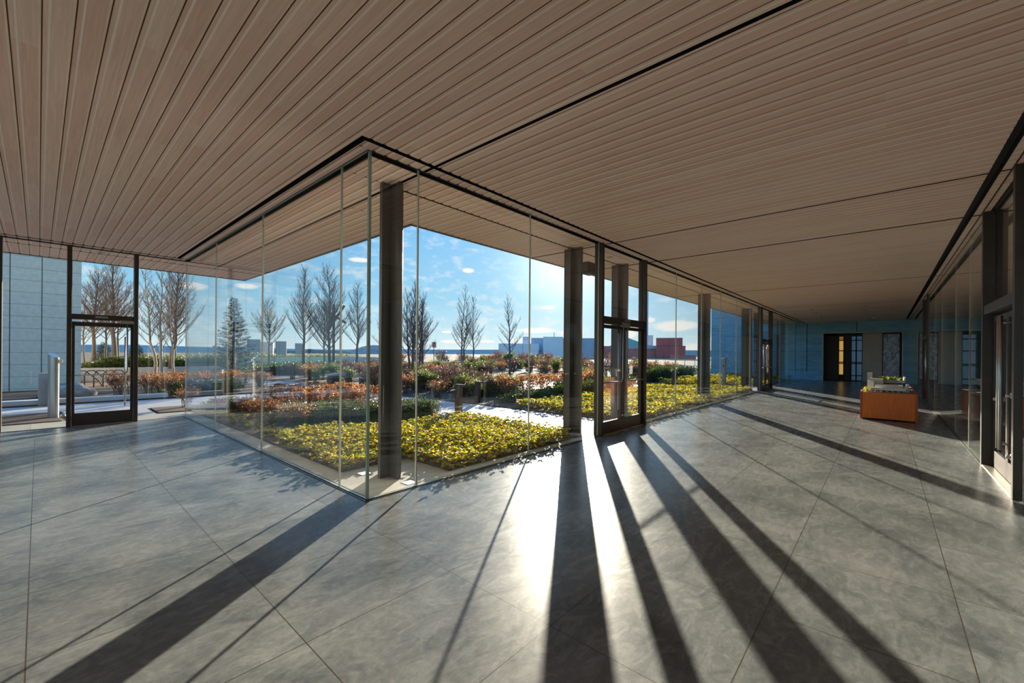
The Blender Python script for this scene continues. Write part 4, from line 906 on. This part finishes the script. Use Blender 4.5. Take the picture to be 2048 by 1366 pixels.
for x, y, s in [(4.5, 10.9, 1.0), (5.1, 11.2, 1.05), (5.7, 10.5, 1.0), (6.2, 10.9, 1.0), (6.3, 10.2, .95), (5.2, 10.2, .9), (5.7, 11.6, 1.05), (6.3, 11.8, 1.0), (4.7, 12.0, 1.0), (5.3, 12.6, 1.0), (6.1, 12.8, 1.0), (4.9, 13.4, .95), (5.8, 13.6, .95), (4.1, 11.4, .8)]:
    hydrangea(x, y, s, 'dried orange hydrangea in the cluster behind the low yew hedges', 'hydrangeas behind the glass corner')
for x, y in [(3.0, 20.2), (3.7, 20.0), (4.4, 20.4), (5.1, 20.1), (5.8, 20.5), (3.4, 21.0), (4.2, 21.4), (5.0, 21.3), (5.9, 21.5)]:
    hydrangea(x, y, 1.12, 'dried orange hydrangea outside the end wall glass', 'hydrangeas beyond the end wall')
for x, y in [(11.2, 10.2), (12.2, 9.9), (13.2, 9.9), (14.2, 10.1), (15.2, 10.0), (16.3, 10.3), (17.3, 10.6), (18.4, 10.8), (12.6, 10.5), (16.8, 11.4)]:
    hydrangea(x, y, 1.2, 'dried orange hydrangea behind the middle yellow bed', 'hydrangeas behind the middle yellow bed')
for x, y, s in [(3.4, 8.9, .9), (3.3, 9.9, .9), (3.2, 10.8, .8), (3.5, 11.8, .8), (3.1, 12.8, .7), (4.0, 12.3, .9)]:
    put('brown', x, y, s, 'small dry russet shrub close behind the left courtyard glass', 'small shrubs behind the left courtyard glass')
for x, y in [(2.6, 19.3), (3.2, 18.9), (1.9, 20.0), (6.3, 19.8), (6.6, 21.0)]:
    put('brown', x, y, 1.1, 'dry russet shrub on the mulch behind the pale path', 'russet shrubs on the mulch behind the path')
# sapling in the square mulch bed
o = put('brown', 2.75, 14.7, .75, 'small straggly shrub in the square mulch bed outside the end glass', None)

# bare trees
def bare_tree(name, x, y, z0, h, r0, seed, spread, label, group, mat='bark', first=.28, nb=34, lean=(0, 0), stems=1, dens=1.0):
    rnd = random.Random(seed); t = thing(name, (x, y, z0), label, 'tree', group); tr = MB(); br = MB()
    for s in range(stems):
        base = Vector((rnd.uniform(-.12, .12) * (stems > 1), rnd.uniform(-.12, .12) * (stems > 1), 0)); hh = h * (1 if s == 0 else rnd.uniform(.78, .97))
        ln = Vector((lean[0] + (rnd.uniform(-.10, .10) if stems > 1 else 0), lean[1] + (rnd.uniform(-.10, .10) if stems > 1 else 0), 1))
        n = 12; P = []; wob = Vector((0, 0, 0))
        for i in range(n + 1):
            wob += Vector((rnd.gauss(0, 1), rnd.gauss(0, 1), 0)) * h * .006; P.append(base + ln * (hh * i / n) + wob)
        rad = [r0 * (1 - .93 * (i / n) ** .8) + .004 for i in range(n + 1)]; tr.tube(P, rad, 8)
        def at(q):
            f_ = q * n; i = min(n - 1, int(f_)); return P[i].lerp(P[i + 1], f_ - i), rad[i]
        nbb = int(nb / (stems ** .5))
        for b in range(nbb):
            q = first + (1 - first) * (b + rnd.random()) / nbb * .97; p, rr_ = at(q); az = b * 2.399 + rnd.uniform(-.4, .4)
            L = spread * (1 - .80 * ((q - first) / (1 - first)) ** 1.1) * rnd.uniform(.75, 1.15); el = R(rnd.uniform(22, 42)) + .5 * q
            d = Vector((math.cos(az) * math.cos(el), math.sin(az) * math.cos(el), math.sin(el))); r1 = min(rr_ * .5, .004 + L * .014)
            m_ = 5; BP = [p]; dd = d.copy()
            for k in range(m_):
                dd = (dd + Vector((rnd.gauss(0, .10), rnd.gauss(0, .10), .13))).normalized(); BP.append(BP[-1] + dd * L / m_)
            BR = [r1 * (1 - .8 * k / m_) for k in range(m_ + 1)]; br.tube(BP, BR, 4, caps=False)
            ns = max(4, int(L * 8.5 * dens))
            for k in range(ns):
                u = .15 + .83 * (k + rnd.random()) / ns; i = min(m_ - 1, int(u * m_)); p2 = BP[i].lerp(BP[i + 1], u * m_ - i); ax = (BP[i + 1] - BP[i]).normalized()
                sd = ax.cross(Vector((0, 0, 1))).normalized() * (1 if k % 2 else -1); d2 = (ax * .85 + sd * rnd.uniform(.35, .8) + Vector((0, 0, rnd.uniform(.0, .5)))).normalized(); L2 = L * (1 - u * .55) * rnd.uniform(.25, .48)
                q1 = p2 + d2 * L2 * .5; d3 = (d2 + Vector((rnd.gauss(0, .15), rnd.gauss(0, .15), .2))).normalized(); q2 = q1 + d3 * L2 * .5; br.tube([p2, q1, q2], [.0075, .006, .0035], 3, caps=False)
                for w_ in range(max(2, int(L2 * 11 * dens))):
                    p3 = p2.lerp(q1, rnd.random()) if w_ % 2 else q1.lerp(q2, rnd.random()); d4 = (d3 + Vector((rnd.gauss(0, .45), rnd.gauss(0, .45), rnd.uniform(0, .5)))).normalized(); br.tube([p3, p3 + d4 * rnd.uniform(.12, .32)], [.0042, .0028], 3, caps=False)
    a = tr.build('trunk', M[mat], None, True); a.parent = t; c = br.build('branches', M['twig' if mat == 'bark' else 'twig']); c.parent = t
    return t
G1 = 'bare trees in the garden behind the courtyard glass'
bare_tree('bare_tree', 12.63, 31.1, 0, 7.5, .13, 1, 2.3, 'tall bare tree left of the timber pole sculpture', G1, nb=44)
bare_tree('bare_tree', 10.6, 22.9, 0, 6.1, .11, 2, 2.3, 'tall dark bare tree directly beside the timber pole sculpture', G1, nb=44)
bare_tree('bare_tree', 16.55, 30.9, 0, 6.9, .12, 3, 2.1, 'bare tree just left of the glass corner edge', G1, nb=40)
bare_tree('bare_tree', 19.5, 31.5, 0, 5.9, .10, 12, 1.7, 'slender bare tree between the glass corner edge and the corner column', G1, nb=30)
bare_tree('bare_tree', 12.2, 17.5, 0, 4.9, .07, 4, 1.3, 'multi stemmed bare tree just right of the corner column', G1, nb=40, stems=3)
bare_tree('bare_tree', 14.2, 19.4, 0, 4.7, .08, 5, 1.6, 'spreading bare tree behind the second glass joint', G1, nb=34, stems=2)
bare_tree('bare_tree', 23.0, 25.8, 0, 6.9, .08, 6, 1.7, 'twin stemmed bare tree in the middle of the courtyard view', G1, nb=30, stems=2)
bare_tree('bare_tree', 25.6, 27.3, 0, 6.6, .08, 7, 1.7, 'single bare tree right behind the twin stemmed one', G1, nb=28)
bare_tree('bare_tree', 22.1, 19.8, 0, 5.5, .09, 8, 1.6, 'bare tree in front of the white building', G1, nb=26, dens=.8)
bare_tree('bare_tree', 17.2, 52.0, 0, 7.2, .12, 9, 3.2, 'rounded bare tree in front of the middle concrete vent tower', G1, nb=40, first=.3)
bare_tree('bare_tree', 20.8, 46.0, 0, 7.0, .12, 10, 3.2, 'wide bare tree leaning by the right concrete vent tower', G1, nb=40, first=.25)
G2 = 'bare trees on the terrace beyond the single door'
bare_tree('bare_tree', 2.1, 33.6, .6, 5.5, .12, 13, 2.2, 'bare tree left in the door glass beside the granite building', G2, nb=46)
bare_tree('bare_tree', 2.95, 33.1, .6, 6.4, .15, 14, 2.3, 'thick trunked bare tree in the middle of the single door', G2, nb=50)
bare_tree('bare_tree', 4.9, 29.6, .6, 6.2, .13, 15, 2.2, 'large bare tree right of the single door', G2, nb=54)
bare_tree('bare_tree', 5.7, 33.0, .6, 5.3, .11, 16, 1.8, 'pale bare tree just behind the large one right of the door', G2, nb=34)
bare_tree('bare_tree', 2.68, 35.5, .6, 5.2, .07, 17, 1.5, 'thin bare tree seen between two trunks in the door', G2, nb=30)
bare_tree('bare_tree', 1.9, 36.5, .6, 4.6, .06, 18, 1.5, 'thin bare tree against the granite building edge', G2, nb=30)
bare_tree('bare_tree', 3.45, 36.0, .6, 5.4, .07, 19, 1.6, 'bare tree hidden behind the right door jamb', G2, nb=32)
bare_tree('birch_tree', 3.9, 27.2, 0, 5.9, .085, 20, 1.5, 'leaning pale birch just right of the single door', G2, 'barkl', nb=26, lean=(-.09, .0))
bare_tree('birch_tree', 4.1, 27.0, 0, 5.6, .10, 21, 1.5, 'straight pale birch second from the single door', G2, 'barkl', nb=26, lean=(-.03, 0))
bare_tree('birch_tree', 4.5, 27.2, 0, 5.2, .06, 22, 1.2, 'thin birch stem third from the single door', G2, 'barkl', nb=22, lean=(-.05, 0))

# fir tree
def fir(x, y, z, h, w, seed, label, n=9000):
    rnd = np.random.RandomState(seed); t = thing('fir_tree', (x, y, z), label, 'tree'); tr = MB().tube([(0, 0, 0), (0, 0, h)], [h * .02, .01], 8).build('trunk', M['bark']); tr.parent = t
    br = MB(); pts = []; dr_ = []
    for b in range(120):
        q = .1 + .9 * (b / 120); az = b * 2.4; L = w * (1 - q) ** .8 * rnd.uniform(.7, 1.15) + .08; p = Vector((0, 0, h * q)); d = Vector((math.cos(az), math.sin(az), .18)).normalized(); br.tube([p, p + d * L], [.012, .004], 4, caps=False)
        k = max(6, int(n / 120 * L / w * 1.6))
        u = rnd.uniform(.1, 1, k)
        for uu in u:
            pp = p + d * L * uu; s = rnd.choice([-1, 1]); sd = Vector((-d.y, d.x, 0)) * s; pts.append(tuple(pp + sd * rnd.uniform(0, .22) * L * (1.2 - uu) + Vector((0, 0, rnd.uniform(-.05, .05))))); dr_.append(tuple((d * .6 + sd * .8 + Vector((0, 0, rnd.uniform(-.2, .5)))).normalized()))
    o = br.build('branches', M['bark']); o.parent = t; P = np.array(pts); v, f = leaf_cloud(P, np.array(dr_), .12, .022, rnd, None, ''); o = fast_mesh('needles', v, f, M['fir']); o.parent = t
fir(6.6, 24.8, 0, 4.3, 1.25, 5, 'dark fir tree seen through the left courtyard glass', 12000)
fir(2.9, 38.9, .5, 1.6, .7, 6, 'small dark fir far behind the single door', 3000)
fir(4.0, 34.6, .5, 1.5, .7, 7, 'small fir behind the right jamb of the single door', 3000)
# timber pole sculpture
t = thing('timber_sculpture', (15.2, 32.0, 0), 'timber pole sculpture with crossed beams near its top', 'sculpture')
part(MB().tube([(15.2, 32, 0), (15.2, 32, 5.3)], .10, 8), 'pole', M['timber'], t)
rt3 = Vector((math.sin(YAW), -math.cos(YAW), 0))
c0 = Vector((15.2, 31.85, 4.2))
for a, b in ((Vector((-.85, 0, .75)), Vector((.85, 0, -.35))), (Vector((-.55, 0, -1.0)), Vector((.75, 0, 1.0)))):
    part(MB().tube([c0 + rt3 * a.x + Vector((0, 0, a.z)), c0 + rt3 * b.x + Vector((0, 0, b.z))], .10, 6), 'beam', M['timber'], t)
# sign on post, wind turbine, slim lamp
t = thing('path_sign', (28.4, 36.5, 0), 'small pink square sign on a post far in the garden', 'sign')
part(MB().tube([(28.4, 36.5, 0), (28.4, 36.5, 2.2)], .04, 6), 'post', M['timber'], t); part(MB().bbox(28.15, 28.65, 36.40, 36.46, 2.15, 2.75, .01), 'sign_panel', pbr('pink_sign', (.55, .2, .2), .6), t)

# ------------------------------------------------------------------ distance: vent towers, buildings, hills
def tower(x0, y0, x1, y1, h, label, m_='conc'):
    d = Vector((x1 - x0, y1 - y0, 0)); nrm = Vector((-d.y, d.x, 0)).normalized() * d.length; a = Vector((x0, y0, 0)); b = Vector((x1, y1, 0)); t = thing('vent_tower', a, label, 'vent tower', 'concrete vent towers beyond the lawn')
    pl = [(a.x, a.y), (b.x, b.y), (b.x + nrm.x, b.y + nrm.y), (a.x + nrm.x, a.y + nrm.y)]
    part(MB().prism(pl, -.1, h - .12), 'shaft', M[m_], t); part(MB().prism([(p[0] * 1.0, p[1]) for p in pl], h - .12, h), 'coping', M['city2'], t)
tower(19.5, 67.2, 21.06, 66.76, 3.3, 'grey concrete vent tower left of the three')
tower(22.84, 66.2, 24.16, 65.7, 3.1, 'grey concrete vent tower in the middle of the three')
tower(25.2, 65.3, 26.1, 64.9, 2.85, 'grey concrete vent tower right of the three')
def slab(par, name, pts, z0, z1, m_, depth=14):
    (xa, ya), (xb, yb) = pts; d = Vector((xb - xa, yb - ya, 0)).normalized(); nn = Vector((-d.y, d.x, 0)) * -1
    if nn.dot(Vector((xa, ya, 0))) < 0: nn = -nn
    return part(MB().prism([(xa, ya), (xb, yb), (xb + nn.x * depth, yb + nn.y * depth), (xa + nn.x * depth, ya + nn.y * depth)], z0, z1), name, M[m_], par)
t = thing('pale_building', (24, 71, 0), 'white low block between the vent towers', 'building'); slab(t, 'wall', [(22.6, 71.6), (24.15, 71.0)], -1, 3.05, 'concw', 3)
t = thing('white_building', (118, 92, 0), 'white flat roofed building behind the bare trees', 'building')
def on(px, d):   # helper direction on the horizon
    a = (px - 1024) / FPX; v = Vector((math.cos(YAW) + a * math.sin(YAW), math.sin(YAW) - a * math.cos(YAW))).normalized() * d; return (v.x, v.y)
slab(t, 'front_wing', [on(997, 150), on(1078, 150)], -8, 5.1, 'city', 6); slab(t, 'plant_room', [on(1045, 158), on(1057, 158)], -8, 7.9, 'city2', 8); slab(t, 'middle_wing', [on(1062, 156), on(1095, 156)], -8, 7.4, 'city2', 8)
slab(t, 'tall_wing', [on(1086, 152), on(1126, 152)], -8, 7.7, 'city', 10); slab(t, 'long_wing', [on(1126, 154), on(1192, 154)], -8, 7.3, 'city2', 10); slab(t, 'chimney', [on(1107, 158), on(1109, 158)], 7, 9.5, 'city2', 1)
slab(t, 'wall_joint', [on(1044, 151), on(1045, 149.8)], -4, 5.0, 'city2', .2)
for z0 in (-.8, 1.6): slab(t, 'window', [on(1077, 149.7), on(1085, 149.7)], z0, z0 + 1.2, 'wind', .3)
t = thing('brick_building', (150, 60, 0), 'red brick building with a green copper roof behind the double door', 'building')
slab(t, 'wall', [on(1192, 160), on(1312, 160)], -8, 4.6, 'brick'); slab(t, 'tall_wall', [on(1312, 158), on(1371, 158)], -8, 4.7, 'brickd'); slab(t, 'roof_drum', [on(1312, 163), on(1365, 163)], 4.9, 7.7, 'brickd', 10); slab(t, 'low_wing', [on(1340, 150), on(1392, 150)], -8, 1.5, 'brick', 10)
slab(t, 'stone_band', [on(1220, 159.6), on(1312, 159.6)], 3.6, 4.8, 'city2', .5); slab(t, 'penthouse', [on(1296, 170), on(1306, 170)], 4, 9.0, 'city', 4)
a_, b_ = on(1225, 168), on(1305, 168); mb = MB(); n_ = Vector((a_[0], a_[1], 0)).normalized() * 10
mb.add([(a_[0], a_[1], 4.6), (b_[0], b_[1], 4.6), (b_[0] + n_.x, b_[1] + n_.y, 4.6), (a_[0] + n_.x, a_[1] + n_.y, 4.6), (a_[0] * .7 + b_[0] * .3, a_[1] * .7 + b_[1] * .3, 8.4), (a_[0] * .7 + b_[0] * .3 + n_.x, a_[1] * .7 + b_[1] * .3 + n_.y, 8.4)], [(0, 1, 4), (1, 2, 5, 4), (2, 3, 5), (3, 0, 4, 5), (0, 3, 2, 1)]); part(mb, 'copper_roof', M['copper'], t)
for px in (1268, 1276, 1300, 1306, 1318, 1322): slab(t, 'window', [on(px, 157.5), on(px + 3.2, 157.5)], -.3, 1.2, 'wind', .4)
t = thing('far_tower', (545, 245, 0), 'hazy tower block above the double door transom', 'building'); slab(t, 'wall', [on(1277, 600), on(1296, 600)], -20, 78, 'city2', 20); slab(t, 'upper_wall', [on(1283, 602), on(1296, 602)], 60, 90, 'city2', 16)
t = thing('roof_railing', (39, 15, 0), 'pale railing at the roof edge in front of the brick building', 'railing')
p0, p1 = Vector((*on(1180, 44), 0)), Vector((*on(1432, 40), 0))
for z in (1.18, .62): part(MB().tube([p0 + Vector((0, 0, z)), p1 + Vector((0, 0, z))], .03, 6), 'rail', M['rail'], t)
for i in range(15): q = p0.lerp(p1, i / 14); part(MB().tube([q, q + Vector((0, 0, 1.2))], .03, 6), 'post', M['rail'], t)
part(MB().prism([(p0.x, p0.y), (p1.x, p1.y), (p1.x + .5, p1.y + .3), (p0.x + .5, p0.y + .3)], 0, .45), 'parapet', M['concw'], t)
# hills
def hills(name, dist, px0, px1, base_h, amp, seed, mat, label):
    rnd = random.Random(seed); ph = [rnd.uniform(0, 6) for _ in range(5)]; n = 120; vs = []; fs = []
    for i in range(n + 1):
        px = px0 + (px1 - px0) * i / n; h_ = base_h + amp * (math.sin(i * .11 + ph[0]) * .5 + math.sin(i * .27 + ph[1]) * .25 + math.sin(i * .61 + ph[2]) * .12 + math.sin(i * 1.7 + ph[3]) * .04)
        for d, z in ((dist, -60), (dist, h_ * .75), (dist * 1.1, h_ * 1.05), (dist * 1.4, h_ * .9), (dist * 1.5, -60)): x, y = on(px, d); vs.append((x, y, z))
    for i in range(n):
        for k in range(4): fs.append((i * 5 + k, (i + 1) * 5 + k, (i + 1) * 5 + k + 1, i * 5 + k + 1))
    tag(MB().add(vs, fs).build(name, M[mat], None, True), label, 'hills', kind='structure')
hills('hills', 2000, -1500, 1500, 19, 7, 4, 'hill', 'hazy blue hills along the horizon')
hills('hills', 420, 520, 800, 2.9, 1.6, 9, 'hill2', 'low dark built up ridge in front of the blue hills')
t = thing('arched_roof_building', (230, 300, 0), 'dark arched roof building on the horizon behind the glass corner', 'building')
mb = MB(); a_ = Vector((*on(700, 380), 0)); b_ = Vector((*on(772, 380), 0)); n_ = a_.normalized() * 20; vs = []; fs = []
for i in range(13):
    q = a_.lerp(b_, i / 12); z = 2.5 + 5.2 * math.sin(math.pi * min(1, i / 16)) ; vs += [tuple(q + Vector((0, 0, -20))), tuple(q + Vector((0, 0, z))), tuple(q + n_ + Vector((0, 0, z))), tuple(q + n_ + Vector((0, 0, -20)))]
for i in range(12):
    for k in range(3): fs.append((i * 4 + k, (i + 1) * 4 + k, (i + 1) * 4 + k + 1, i * 4 + k + 1))
fs.append((0, 1, 2, 3)); fs.append((48, 51, 50, 49)); part(mb.add(vs, fs), 'roof', M['city2'], t)
for i in range(6): a2, b2 = on(716 + i * 9, 379), on(721 + i * 9, 379); part(MB().prism([a2, b2, (b2[0] + 1, b2[1] + 1), (a2[0] + 1, a2[1] + 1)], 3.0 + (i % 2), 3.8 + (i % 2)), 'skylight', M['rail'], t)
